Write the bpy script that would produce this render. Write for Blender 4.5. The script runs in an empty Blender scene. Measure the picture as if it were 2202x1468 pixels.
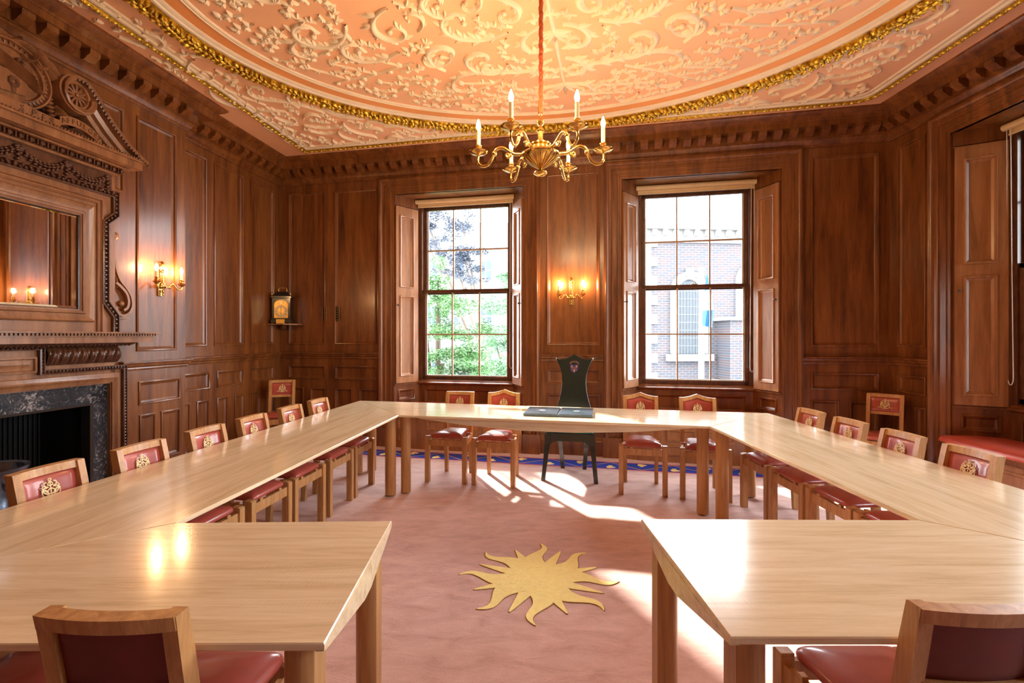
import bpy, bmesh, math, random
from math import sin, cos, pi, sqrt, atan2, radians, hypot
from mathutils import Vector, Matrix

random.seed(7)
SC = bpy.context.scene
COL = SC.collection

# ------------------------------------------------------------------ materials
MAT = {}


def nt(name):
    m = bpy.data.materials.new(name)
    m.use_nodes = True
    t = m.node_tree
    b = t.nodes['Principled BSDF']
    MAT[name] = m
    return m, t, b


def node(t, typ, **kw):
    n = t.nodes.new(typ)
    for k, v in kw.items():
        if k in n.inputs:
            n.inputs[k].default_value = v
        else:
            setattr(n, k, v)
    return n


def coords(t, scale=(1, 1, 1), kind='Object', rot=(0, 0, 0)):
    tc = node(t, 'ShaderNodeTexCoord')
    mp = node(t, 'ShaderNodeMapping')
    mp.inputs['Scale'].default_value = scale
    mp.inputs['Rotation'].default_value = rot
    t.links.new(tc.outputs[kind], mp.inputs['Vector'])
    return mp.outputs['Vector']


def ramp(t, fac, stops):
    r = node(t, 'ShaderNodeValToRGB')
    e = r.color_ramp.elements
    while len(e) < len(stops):
        e.new(0.5)
    for i, (p, c) in enumerate(stops):
        e[i].position = p
        e[i].color = (c[0], c[1], c[2], 1)
    t.links.new(fac, r.inputs['Fac'])
    return r.outputs['Color']


def bump(t, b, h, strength=.2, dist=.01):
    n = node(t, 'ShaderNodeBump')
    n.inputs['Strength'].default_value = strength
    n.inputs['Distance'].default_value = dist
    t.links.new(h, n.inputs['Height'])
    t.links.new(n.outputs['Normal'], b.inputs['Normal'])


def plain(name, col, rough=.5, metal=0, coat=0, var=0, scale=20, bmp=0, emit=None, es=0):
    m, t, b = nt(name)
    b.inputs['Base Color'].default_value = (*col, 1)
    b.inputs['Roughness'].default_value = rough
    b.inputs['Metallic'].default_value = metal
    b.inputs['Coat Weight'].default_value = coat
    b.inputs['Coat Roughness'].default_value = .12
    n = node(t, 'ShaderNodeTexNoise', Scale=scale, Detail=3)
    t.links.new(coords(t), n.inputs['Vector'])
    v = max(var, .04)
    t.links.new(ramp(t, n.outputs['Fac'], [(.3, [c * (1 - v) for c in col]), (.7, [min(1, c * (1 + v)) for c in col])]),
                b.inputs['Base Color'])
    if bmp:
        bump(t, b, n.outputs['Fac'], bmp)
    if emit:
        b.inputs['Emission Color'].default_value = (*emit, 1)
        b.inputs['Emission Strength'].default_value = es
    return m


def wood(name, dark, mid, light, scale=(14, 14, 1.2), rough=.35, coat=.3, rot=(0, 0, 0), fine=6, bmp=.05, coatr=.18, ripple=0):
    m, t, b = nt(name)
    v = coords(t, scale, rot=rot)
    n1 = node(t, 'ShaderNodeTexNoise', Scale=1.0, Detail=5, Roughness=.6, Distortion=.8)
    t.links.new(v, n1.inputs['Vector'])
    n2 = node(t, 'ShaderNodeTexNoise', Scale=fine, Detail=3, Roughness=.7)
    t.links.new(v, n2.inputs['Vector'])
    mx = node(t, 'ShaderNodeMath', operation='MULTIPLY_ADD')
    t.links.new(n2.outputs['Fac'], mx.inputs[0])
    mx.inputs[1].default_value = .35
    t.links.new(n1.outputs['Fac'], mx.inputs[2])
    out = mx.outputs[0]
    if ripple:
        w = node(t, 'ShaderNodeTexWave', Scale=ripple, Distortion=6, Detail=2)
        w.inputs['Detail Scale'].default_value = 1.5
        t.links.new(coords(t, (1, .25, 1)), w.inputs['Vector'])
        n3 = node(t, 'ShaderNodeTexNoise', Scale=3.0)
        t.links.new(coords(t, (.6, 4, 1)), n3.inputs['Vector'])
        gt = node(t, 'ShaderNodeMath', operation='GREATER_THAN')
        t.links.new(n3.outputs['Fac'], gt.inputs[0])
        gt.inputs[1].default_value = .56
        ml = node(t, 'ShaderNodeMath', operation='MULTIPLY')
        t.links.new(w.outputs['Fac'], ml.inputs[0])
        t.links.new(gt.outputs[0], ml.inputs[1])
        ma = node(t, 'ShaderNodeMath', operation='MULTIPLY_ADD')
        t.links.new(ml.outputs[0], ma.inputs[0])
        ma.inputs[1].default_value = .07
        t.links.new(out, ma.inputs[2])
        out = ma.outputs[0]
    t.links.new(ramp(t, out, [(.42, dark), (.66, mid), (.9, light)]), b.inputs['Base Color'])
    b.inputs['Roughness'].default_value = rough
    b.inputs['Coat Weight'].default_value = coat
    b.inputs['Coat Roughness'].default_value = coatr
    bump(t, b, out, bmp, .003)
    return m


wood('panelling', (.062, .017, .004), (.172, .055, .0125), (.27, .10, .026), (9, 9, .9), .34, .3)
wood('carved_walnut', (.13, .048, .018), (.27, .112, .043), (.38, .175, .075), (10, 10, 1.4), .36, .2)
wood('carved_dark', (.045, .014, .006), (.10, .036, .016), (.16, .065, .03), (30, 30, 8), .3, .3)
wood('shutter_wood', (.19, .075, .026), (.33, .145, .055), (.46, .22, .09), (10, 10, 1.0), .36, .2)
wood('oak', (.32, .145, .045), (.50, .255, .09), (.64, .37, .15), (30, 30, 3.0), .4, .15)
wood('ash_top', (.62, .485, .285), (.78, .645, .43), (.87, .76, .55), (1.7, 22, 22), .17, .35, coatr=.09, bmp=.02, ripple=26)
wood('oak_leg', (.30, .14, .05), (.46, .235, .085), (.56, .31, .12), (34, 34, 1.6), .42, .1)
plain('brass', (.74, .48, .13), .2, 1, var=.15)
plain('gilt', (.75, .50, .07), .34, .9, var=.35, scale=40)
plain('antique_brass', (.5, .33, .12), .3, 1, var=.2)
plain('plaster_peach', (.88, .51, .31), .75, var=.05, scale=2)
plain('plaster_orange', (.88, .38, .13), .75, var=.05, scale=2)
plain('plaster_cream', (.86, .74, .56), .7, var=.06, scale=8)
plain('red_leather', (.42, .075, .052), .34, 0, .5, var=.12, scale=14, bmp=.03)
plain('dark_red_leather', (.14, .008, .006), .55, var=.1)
plain('seat_leather', (.55, .085, .05), .4, 0, .1, var=.08, scale=9, bmp=.02)
plain('gold_thread', (.86, .68, .36), .5, .1, var=.2, scale=120)
plain('green_lacquer', (.014, .022, .017), .28, 0, .5, var=.1)
plain('teal_edge', (.02, .22, .26), .4)
plain('book_leather', (.05, .10, .15), .35, 0, 1.0, var=.2)
plain('silver_tooling', (.6, .65, .68), .4, .4)
plain('candle_ivory', (.86, .74, .48), .5, emit=(1, .6, .25), es=.15)
plain('black_iron', (.003, .0025, .0025), .7)
plain('knob_metal', (.10, .09, .08), .3, .8)
plain('blind_cream', (.70, .52, .30), .6, var=.04)
plain('cord_white', (.75, .72, .66), .6)
plain('sash_edge', (.70, .62, .48), .5)
plain('velvet_cord', (.42, .075, .02), .8, var=.25, scale=60, bmp=.4)
plain('clock_case', (.018, .011, .008), .3, 0, .4)
plain('clock_dial', (.52, .40, .24), .4, .3, var=.15, scale=60)
plain('clock_gilt', (.62, .38, .1), .35, .8, var=.2, scale=60)
plain('pewter', (.22, .27, .36), .22, .9, var=.5, scale=9, bmp=.6)
plain('steel', (.7, .7, .72), .2, 1)
plain('band_blue', (.02, .07, .58), .9, var=.1, scale=60)
plain('band_red', (.65, .04, .09), .9)
plain('band_tan', (.50, .34, .30), .9)
plain('sun_yellow', (.97, .86, .34), .9, var=.05, scale=35, bmp=.12)
plain('sun_outline', (.30, .15, .07), .95)
plain('heraldic_blue', (.03, .02, .20), .6)
plain('heraldic_brown', (.16, .07, .05), .6)
plain('stone', (.24, .24, .235), .8, var=.12, scale=3)
plain('pale_building', (.12, .13, .14), .8, var=.08, scale=1)
plain('dark_lattice', (.011, .019, .029), .4, var=.5, scale=26)
plain('window_dark', (.015, .03, .08), .4)
plain('white_paint', (.32, .32, .32), .5)
plain('flag_blue', (.004, .06, .25), .6)
plain('paving', (.14, .14, .13), .9, var=.1, scale=.6)
plain('bark', (.12, .09, .07), .9)
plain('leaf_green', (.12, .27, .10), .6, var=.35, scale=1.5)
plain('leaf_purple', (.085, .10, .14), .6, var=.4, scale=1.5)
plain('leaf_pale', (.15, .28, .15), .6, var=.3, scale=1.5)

# carpet
m, t, b = nt('carpet')
n1 = node(t, 'ShaderNodeTexNoise', Scale=5.0, Detail=6, Roughness=.65, Distortion=.6)
t.links.new(coords(t, (1, 2.2, 1)), n1.inputs['Vector'])
n2 = node(t, 'ShaderNodeTexNoise', Scale=160.0, Detail=2)
t.links.new(coords(t), n2.inputs['Vector'])
mm = node(t, 'ShaderNodeMath', operation='MULTIPLY_ADD')
t.links.new(n2.outputs['Fac'], mm.inputs[0])
mm.inputs[1].default_value = .3
t.links.new(n1.outputs['Fac'], mm.inputs[2])
t.links.new(ramp(t, mm.outputs[0], [(.42, (.49, .28, .235)), (.62, (.61, .385, .335)), (.85, (.71, .48, .43))]), b.inputs['Base Color'])
b.inputs['Roughness'].default_value = .95
b.inputs['Sheen Weight'].default_value = .3
bump(t, b, mm.outputs[0], .5, .01)

# marble
m, t, b = nt('black_marble')
w = node(t, 'ShaderNodeTexNoise', Scale=16.0, Detail=8, Roughness=.75, Distortion=2.2)
t.links.new(coords(t), w.inputs['Vector'])
w2 = node(t, 'ShaderNodeTexNoise', Scale=5.0, Detail=3)
t.links.new(coords(t), w2.inputs['Vector'])
ml = node(t, 'ShaderNodeMath', operation='MULTIPLY_ADD')
t.links.new(w2.outputs['Fac'], ml.inputs[0])
ml.inputs[1].default_value = .35
t.links.new(w.outputs['Fac'], ml.inputs[2])
t.links.new(ramp(t, ml.outputs[0], [(.62, (.022, .026, .034)), (.73, (.05, .055, .065)), (.80, (.38, .35, .33))]), b.inputs['Base Color'])
b.inputs['Roughness'].default_value = .22

# brick
m, t, b = nt('brick')
br = node(t, 'ShaderNodeTexBrick', Scale=1.0)
br.inputs['Color1'].default_value = (.066, .044, .045, 1)
br.inputs['Color2'].default_value = (.040, .043, .056, 1)
br.inputs['Mortar'].default_value = (.085, .09, .10, 1)
br.inputs['Brick Width'].default_value = .23
br.inputs['Row Height'].default_value = .078
br.inputs['Mortar Size'].default_value = .01
t.links.new(coords(t, rot=(pi / 2, 0, 0)), br.inputs['Vector'])
t.links.new(br.outputs['Color'], b.inputs['Base Color'])
b.inputs['Roughness'].default_value = .85

# glass: thin pane
m = bpy.data.materials.new('pane_glass')
m.use_nodes = True
t = m.node_tree
t.nodes.clear()
o = node(t, 'ShaderNodeOutputMaterial')
tr = node(t, 'ShaderNodeBsdfTransparent')
gl = node(t, 'ShaderNodeBsdfGlossy', Roughness=.01)
fr = node(t, 'ShaderNodeFresnel', IOR=1.35)
mx = node(t, 'ShaderNodeMixShader')
t.links.new(fr.outputs[0], mx.inputs[0])
t.links.new(tr.outputs[0], mx.inputs[1])
t.links.new(gl.outputs[0], mx.inputs[2])
t.links.new(mx.outputs[0], o.inputs[0])
MAT['pane_glass'] = m

m, t, b = nt('mirror_glass')
b.inputs['Base Color'].default_value = (.78, .78, .78, 1)
b.inputs['Metallic'].default_value = 1
b.inputs['Roughness'].default_value = .015


def emitter(name, col, s):
    m = bpy.data.materials.new(name)
    m.use_nodes = True
    t = m.node_tree
    t.nodes.clear()
    o = node(t, 'ShaderNodeOutputMaterial')
    e = node(t, 'ShaderNodeEmission', Color=(*col, 1), Strength=s)
    t.links.new(e.outputs[0], o.inputs[0])
    MAT[name] = m


emitter('bulb_glow', (1, .63, .31), 760)
emitter('sconce_glow', (1, .58, .25), 520)
plain('bar_wood', (.42, .27, .16), .5)

# ------------------------------------------------------------------ mesh builder


class MB:
    def __init__(self, T=None):
        self.v, self.f, self.mi, self.mats, self.T = [], [], [], [], T

    def m(self, name):
        if name not in self.mats:
            self.mats.append(name)
        return self.mats.index(name)

    def add(self, vs, fs, mat=None):
        o = len(self.v)
        if self.T:
            vs = [self.T(*p) for p in vs]
        self.v += [tuple(p) for p in vs]
        k = self.m(mat) if mat else 0
        for f in fs:
            self.f.append([i + o for i in f])
            self.mi.append(k)

    def quad(self, a, b, c, d, mat=None):
        self.add([a, b, c, d], [(0, 1, 2, 3)], mat)

    def box(self, x0, x1, y0, y1, z0, z1, mat=None):
        vs = [(x, y, z) for z in (z0, z1) for y in (y0, y1) for x in (x0, x1)]
        self.add(vs, [(0, 2, 3, 1), (4, 5, 7, 6), (0, 1, 5, 4), (2, 6, 7, 3), (0, 4, 6, 2), (1, 3, 7, 5)], mat)

    def hexa(self, low, high, mat=None):
        n = len(low)
        self.add(list(low) + list(high), [tuple(range(n))[::-1], tuple(range(n, 2 * n))] +
                 [(i, (i + 1) % n, n + (i + 1) % n, n + i) for i in range(n)], mat)

    def prism(self, poly, a, b, axis='y', mat=None):
        """poly of 2D points extruded along an axis (x, y or z)"""
        def P(p, h):
            return {'y': (p[0], h, p[1]), 'z': (p[0], p[1], h), 'x': (h, p[0], p[1])}[axis]
        self.hexa([P(p, a) for p in poly], [P(p, b) for p in poly], mat)

    def tube(self, pts, r, n=8, mat=None, cap=True):
        pts = [Vector(p) for p in pts]
        k = len(pts)
        rs = r if isinstance(r, (list, tuple)) else [r] * k
        vs, fs = [], []
        up = None
        for i in range(k):
            d = (pts[min(i + 1, k - 1)] - pts[max(i - 1, 0)]).normalized()
            if up is None:
                a = Vector((0, 0, 1)) if abs(d.z) < .9 else Vector((1, 0, 0))
                up = d.cross(a).normalized()
            up = (up - d * up.dot(d)).normalized()
            w = d.cross(up)
            for j in range(n):
                a = 2 * pi * j / n
                vs.append(pts[i] + (up * cos(a) + w * sin(a)) * rs[i])
        for i in range(k - 1):
            for j in range(n):
                fs.append((i * n + j, i * n + (j + 1) % n, (i + 1) * n + (j + 1) % n, (i + 1) * n + j))
        if cap:
            fs.append(tuple(range(n))[::-1])
            fs.append(tuple(range((k - 1) * n, k * n)))
        self.add(vs, fs, mat)

    def lathe(self, prof, c=(0, 0, 0), n=20, mat=None):
        vs, fs = [], []
        k = len(prof)
        for (r, z) in prof:
            for j in range(n):
                a = 2 * pi * j / n
                vs.append((c[0] + r * cos(a), c[1] + r * sin(a), c[2] + z))
        for i in range(k - 1):
            for j in range(n):
                fs.append((i * n + j, i * n + (j + 1) % n, (i + 1) * n + (j + 1) % n, (i + 1) * n + j))
        fs.append(tuple(range(n))[::-1])
        fs.append(tuple(range((k - 1) * n, k * n)))
        self.add(vs, fs, mat)

    def ball(self, c, r, n=8, k=5, mat=None, ax=None):
        """ellipsoid; r = (rx, ry, rz); ax = 3 axes"""
        if not isinstance(r, (tuple, list)):
            r = (r, r, r)
        ax = ax or ((1, 0, 0), (0, 1, 0), (0, 0, 1))
        vs = []
        for i in range(1, k):
            th = pi * i / k
            for j in range(n):
                a = 2 * pi * j / n
                q = (sin(th) * cos(a) * r[0], sin(th) * sin(a) * r[1], cos(th) * r[2])
                vs.append(tuple(c[m] + sum(q[l] * ax[l][m] for l in range(3)) for m in range(3)))
        for sg in (1, -1):
            vs.append(tuple(c[m] + sg * r[2] * ax[2][m] for m in range(3)))
        fs = []
        for i in range(k - 2):
            for j in range(n):
                fs.append((i * n + j, i * n + (j + 1) % n, (i + 1) * n + (j + 1) % n, (i + 1) * n + j))
        t0 = (k - 1) * n
        for j in range(n):
            fs.append((t0, (j + 1) % n, j))
            fs.append((t0 + 1, (k - 2) * n + j, (k - 2) * n + (j + 1) % n))
        self.add(vs, fs, mat)

    def sweep(self, path, prof, mapf=None, closed=False, mat=None, caps=True):
        """mitred sweep. path: 2D points; prof: (offset to the LEFT of travel, height); mapf(x, y, h) -> 3D"""
        mapf = mapf or (lambda x, y, h: (x, y, h))
        n, k = len(path), len(prof)
        vs, fs = [], []
        for i in range(n):
            p = path[i]
            dirs = []
            for a, b_ in ((i - 1, i), (i, i + 1)):
                if closed or (0 <= a and b_ < n):
                    q0, q1 = path[a % n], path[b_ % n]
                    L = hypot(q1[0] - q0[0], q1[1] - q0[1]) or 1
                    dirs.append(((q1[0] - q0[0]) / L, (q1[1] - q0[1]) / L))
            if len(dirs) == 1:
                nx, ny = -dirs[0][1], dirs[0][0]
            else:
                n0, n1 = (-dirs[0][1], dirs[0][0]), (-dirs[1][1], dirs[1][0])
                sx, sy = n0[0] + n1[0], n0[1] + n1[1]
                den = 1 + n0[0] * n1[0] + n0[1] * n1[1]
                nx, ny = sx / max(den, .2), sy / max(den, .2)
            for (o_, h) in prof:
                vs.append(mapf(p[0] + nx * o_, p[1] + ny * o_, h))
        m_ = n if closed else n - 1
        for i in range(m_):
            i2 = (i + 1) % n
            for j in range(k - 1):
                fs.append((i * k + j, i2 * k + j, i2 * k + j + 1, i * k + j + 1))
        if caps and not closed:
            fs.append(tuple(range(k)))
            fs.append(tuple(range((n - 1) * k, n * k))[::-1])
        self.add(vs, fs, mat)

    def stroke(self, pts, w, h, mapf, mat=None, seg=4):
        """raised brush stroke lying on a surface: half-ellipse section. pts 2D, w half widths"""
        k = len(pts)
        ws = w if isinstance(w, (list, tuple)) else [w] * k
        vs, fs = [], []
        for i in range(k):
            a, b_ = pts[max(i - 1, 0)], pts[min(i + 1, k - 1)]
            L = hypot(b_[0] - a[0], b_[1] - a[1]) or 1
            nx, ny = -(b_[1] - a[1]) / L, (b_[0] - a[0]) / L
            hh = h * min(1, .25 + ws[i] / max(max(ws), 1e-6))
            for j in range(seg + 1):
                q = pi * j / seg
                vs.append(mapf(pts[i][0] + nx * ws[i] * cos(q), pts[i][1] + ny * ws[i] * cos(q), hh * sin(q)))
        s1 = seg + 1
        for i in range(k - 1):
            for j in range(seg):
                fs.append((i * s1 + j, i * s1 + j + 1, (i + 1) * s1 + j + 1, (i + 1) * s1 + j))
        self.add(vs, fs, mat)

    def build(self, name, mat=None, parent=None, smooth=35, bevel=0, kind=None, label=None):
        me = bpy.data.meshes.new(name)
        me.from_pydata(self.v, [], self.f)
        names = self.mats or [mat]
        if self.mats and mat and mat not in self.mats:
            names = list(self.mats)
        for nm in names:
            me.materials.append(MAT[nm])
        if self.mats:
            me.polygons.foreach_set('material_index', self.mi)
        bm = bmesh.new()
        bm.from_mesh(me)
        bmesh.ops.recalc_face_normals(bm, faces=bm.faces)
        bm.to_mesh(me)
        bm.free()
        if smooth:
            me.polygons.foreach_set('use_smooth', [True] * len(me.polygons))
            me.set_sharp_from_angle(angle=radians(smooth))
        ob = bpy.data.objects.new(name, me)
        COL.objects.link(ob)
        if parent is not None:
            ob.parent = parent
        if bevel:
            bv = ob.modifiers.new('bevel', 'BEVEL')
            bv.width, bv.segments, bv.limit_method, bv.angle_limit = bevel, 2, 'ANGLE', radians(40)
        if kind:
            ob['kind'] = kind
        if label:
            ob['label'] = label
        return ob


def thing(name, label, cat, loc=(0, 0, 0), rz=0, group=None):
    o = bpy.data.objects.new(name, None)
    o.empty_display_size = .1
    COL.objects.link(o)
    o.location, o.rotation_euler = loc, (0, 0, rz)
    o['label'], o['category'] = label, cat
    if group:
        o['group'] = group
    return o


def tag(o, label, cat, group=None, kind=None):
    o['label'], o['category'] = label, cat
    if group:
        o['group'] = group
    if kind:
        o['kind'] = kind
    return o


def dup(root, loc, rz, label, group=None):
    r = root.copy()
    COL.objects.link(r)
    r.location, r.rotation_euler = loc, (0, 0, rz)
    r['label'] = label
    if group:
        r['group'] = group
    for ch in list(root.children):
        c = ch.copy()
        COL.objects.link(c)
        c.parent = r
        for g in ch.children:
            d = g.copy()
            COL.objects.link(d)
            d.parent = c
    return r


class Fr:
    """wall frame: s along the wall, d out into the room, z up"""
    def __init__(self, O, e, n):
        self.O, self.e, self.n = O, e, n

    def __call__(self, s, d, z):
        return (self.O[0] + self.e[0] * s + self.n[0] * d, self.O[1] + self.e[1] * s + self.n[1] * d, z)


BACK = Fr((-3.240, 6.767), (.9777, -.2102), (-.2102, -.9777))
LEFT = Fr((-4.12, 0), (.1289, .9917), (.9917, -.1289))
RIGHT = Fr((4.06, 0), (0, 1), (-1, 0))
CEIL = 3.84
REAR_Y = -1.7

# ------------------------------------------------------------------ wall panelling
RING = [(0, 0), (0, .010), (.008, .013), (.017, .009), (.022, -.006), (.034, -.012), (.040, -.016)]


def panel(mb, s0, s1, z0, z1, d=0, field=True, ring=RING):
    """moulded ring round a panel, then the sunk panel with a fielded centre"""
    # path clockwise seen from room so that left = inside
    path = [(s0, z0), (s1, z0), (s1, z1), (s0, z1)]
    mb.sweep(path, ring, lambda x, y, h: (x, d + h, y), closed=True)
    i, h = ring[-1]
    a0, a1, b0, b1 = s0 + i, s1 - i, z0 + i, z1 - i
    mb.quad((a0, d + h, b0), (a1, d + h, b0), (a1, d + h, b1), (a0, d + h, b1))


def panelled(mb, s0, s1, z0, z1, panels, holes=(), d=0):
    xs = sorted({s0, s1, *[p[0] for p in panels], *[p[1] for p in panels], *[h[0] for h in holes], *[h[1] for h in holes]})
    zs = sorted({z0, z1, *[p[2] for p in panels], *[p[3] for p in panels], *[h[2] for h in holes], *[h[3] for h in holes]})
    xs = [x for x in xs if s0 <= x <= s1]
    zs = [z for z in zs if z0 <= z <= z1]
    for i in range(len(xs) - 1):
        for j in range(len(zs) - 1):
            cx, cz = (xs[i] + xs[i + 1]) / 2, (zs[j] + zs[j + 1]) / 2
            if any(q[0] < cx < q[1] and q[2] < cz < q[3] for q in list(panels) + list(holes)):
                continue
            mb.quad((xs[i], d, zs[j]), (xs[i + 1], d, zs[j]), (xs[i + 1], d, zs[j + 1]), (xs[i], d, zs[j + 1]))
    for p in panels:
        panel(mb, *p, d=d)


def std_panels(cols, low=None):
    out = []
    for (a, b_) in cols:
        out.append((a, b_, 1.335, 3.43))
        out.append((a, b_, .86, 1.045))
        m_ = (a + b_) / 2
        out.append((a, m_ - .05, .28, .74))
        out.append((m_ + .05, b_, .28, .74))
    return out


W1, W2 = (1.72, 3.46), (4.657, 6.40)
R1, R2 = (2.72, 4.459), (-.22, 1.52)
HEAD = 3.32

mb = MB(BACK)
panelled(mb, -.03, 7.50, 0, CEIL, std_panels([(.13, .704), (.845, 1.47), (3.755, 4.40), (6.70, 7.364)]),
         [(*W1, 0, HEAD), (*W2, 0, HEAD)])
wall_back = mb.build('wall_back', 'panelling', kind='structure')

mb = MB(LEFT)
FIRE_C = 3.27
BR0, BR1, BD = 2 * FIRE_C - 4.974, 4.974, .163
pl = [(5.05, 5.454, 1.335, 3.43), (5.567, 6.058, 1.335, 3.43), (6.188, 6.686, 1.335, 3.43),
      (5.05, 5.5, .855, 1.045), (5.61, 6.06, .855, 1.045), (6.2, 6.69, .855, 1.045)]
for a in ((5.03, 5.22), (5.31, 5.49), (5.61, 5.785), (5.90, 6.09), (6.21, 6.41), (6.49, 6.69)):
    pl.append((*a, .28, .735))
panelled(mb, BR1 - .02, 6.86, 0, CEIL, pl)
panelled(mb, -1.8, BR0 + .02, 0, CEIL, std_panels([(-1.6, -.9), (-.75, 0), (.15, .75), (.85, 1.4)]))
pb = [(4.42, 4.855, 1.31, 3.44), (4.44, 4.906, .82, 1.035), (4.45, 4.62, .28, .73), (4.68, 4.906, .28, .73)]
pb += [(3.55, 4.293, 2.7, 3.43)]
pb += [(2 * FIRE_C - q[1], 2 * FIRE_C - q[0], q[2], q[3]) for q in pb]
fo = 3.985
panelled(mb, BR0, BR1, 0, CEIL, pb, [(2 * FIRE_C - fo, fo, 0, .905)], d=BD)
for s in (BR0, BR1):
    mb.quad((s, 0, 0), (s, BD, 0), (s, BD, CEIL), (s, 0, CEIL))
wall_left = mb.build('wall_left', 'panelling', kind='structure')

mb = MB(RIGHT)
panelled(mb, REAR_Y, 5.24, 0, CEIL, std_panels([(4.739, 5.093), (1.80, 2.44), (-1.3, -.5)]), [(*R1, 0, HEAD), (*R2, 0, HEAD)])
wall_right = mb.build('wall_right', 'panelling', kind='structure')

mb = MB()
RW = Fr((-4.35, REAR_Y), (1, 0), (0, 1))
mb.T = RW
panelled(mb, 0, 8.42, 0, CEIL, std_panels([(.3, 1.2), (1.4, 2.3), (2.5, 3.4), (5.0, 5.9), (6.1, 7.0), (7.2, 8.1)]))
mb.build('wall_rear', 'panelling', kind='structure')

# ------------------------------------------------------------------ cornice, dado, skirting
def P2(fr, s, d=0):
    p = fr(s, d, 0)
    return (p[0], p[1])


CP = [P2(RIGHT, REAR_Y), P2(RIGHT, 5.197), P2(LEFT, 6.824), P2(LEFT, BR1), P2(LEFT, BR1, BD), P2(LEFT, BR0, BD), P2(LEFT, BR0), P2(LEFT, -1.75)]
CP[2] = P2(BACK, 0)
corn = [(0, 3.53), (.016, 3.53), (.02, 3.55), (.034, 3.56), (.045, 3.585), (.062, 3.60), (.062, 3.612), (.078, 3.618),
        (.078, 3.70), (.185, 3.70), (.185, 3.755), (.195, 3.76), (.198, 3.772), (.215, 3.782), (.245, 3.80), (.262, 3.815), (.27, 3.822), (.27, CEIL)]
mb = MB()
mb.sweep(CP, corn)
for a, b_ in zip(CP[:-1], CP[1:]):
    L = hypot(b_[0] - a[0], b_[1] - a[1])
    if L < .5:
        continue
    ex, ey = (b_[0] - a[0]) / L, (b_[1] - a[1]) / L
    nx, ny = -ey, ex
    k = int((L - .26) / .157)
    off = (L - k * .157) / 2
    for i in range(k + 1):
        c = off + i * .157
        prof = [(.078, 3.622), (.095, 3.618), (.12, 3.628), (.135, 3.645), (.15, 3.652), (.165, 3.664), (.168, 3.70), (.078, 3.70)]
        lo = [(a[0] + ex * (c - .042) + nx * q[0], a[1] + ey * (c - .042) + ny * q[0], q[1]) for q in prof]
        hi = [(a[0] + ex * (c + .042) + nx * q[0], a[1] + ey * (c + .042) + ny * q[0], q[1]) for q in prof]
        mb.hexa(lo, hi)
mb.build('trim_1', 'panelling', kind='structure')

dado = [(0, 1.14), (.012, 1.14), (.018, 1.155), (.014, 1.165), (.03, 1.178), (.034, 1.20), (.05, 1.206), (.05, 1.22), (0, 1.226)]
skirt = [(0, 0), (.028, 0), (.028, .17), (.02, .18), (.018, .20), (.008, .222), (0, .222)]
segs = [(BACK, 0, W1[0] - .205, 0), (BACK, W1[1] + .19, W2[0] - .19, 0), (BACK, W2[1] + .21, 7.467, 0),
        (RIGHT, R1[1] + .21, 5.197, 0), (RIGHT, R2[1] + .21, R1[0] - .21, 0), (RIGHT, REAR_Y, R2[0] - .21, 0)]


def runs(prof, name):
    mb = MB()
    for fr, a, b_, d in segs:
        pa, pb_ = P2(fr, a), P2(fr, b_)
        if fr is BACK:
            mb.sweep([pb_, pa], prof)
        else:
            mb.sweep([pa, pb_], prof)
    mb.sweep([P2(LEFT, 6.824), P2(LEFT, BR1), P2(LEFT, BR1, BD), P2(LEFT, 4.25, BD)], prof)
    mb.sweep([P2(LEFT, 2 * FIRE_C - 4.25, BD), P2(LEFT, BR0, BD), P2(LEFT, BR0), P2(LEFT, -1.7)], prof)
    return mb.build(name, 'panelling', kind='structure')


runs(dado, 'trim_2')
runs(skirt, 'baseboard_room')

# ------------------------------------------------------------------ floor with woven border and sun
mb = MB()
mb.quad((-5.2, REAR_Y - .2, 0), (5, REAR_Y - .2, 0), (5, 8, 0), (-5.2, 8, 0), 'carpet')
IB = [P2(RIGHT, REAR_Y, .62), P2(RIGHT, 0, .62), None, None, P2(LEFT, -1.5, .62)]


def isect(fr1, d1, fr2, d2):
    p, q = P2(fr1, 0, d1), P2(fr2, 0, d2)
    a, b_ = fr1.e, fr2.e
    den = a[0] * b_[1] - a[1] * b_[0]
    t_ = ((q[0] - p[0]) * b_[1] - (q[1] - p[1]) * b_[0]) / den
    return (p[0] + a[0] * t_, p[1] + a[1] * t_)


def band_path(db, ds):
    return [P2(RIGHT, REAR_Y, ds), isect(RIGHT, ds, BACK, db), isect(LEFT, ds, BACK, db), P2(LEFT, -1.6, ds)]


def flat_band(o0, o1, z, mat):
    pa, pb_ = band_path(.27 + o0, .34 + o0), band_path(.27 + o1, .34 + o1)
    for i in range(3):
        mb.quad((*pa[i], z), (*pa[i + 1], z), (*pb_[i + 1], z), (*pb_[i], z), mat)


flat_band(0, .28, .0015, 'band_blue')
flat_band(-.012, .006, .002, 'band_red')
flat_band(.274, .292, .002, 'band_red')


def flat_line(p, q, w, z, mat):
    L = hypot(q[0] - p[0], q[1] - p[1])
    nx, ny = -(q[1] - p[1]) / L * w, (q[0] - p[0]) / L * w
    mb.quad((p[0] + nx, p[1] + ny, z), (q[0] + nx, q[1] + ny, z), (q[0] - nx, q[1] - ny, z), (p[0] - nx, p[1] - ny, z), mat)


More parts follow.
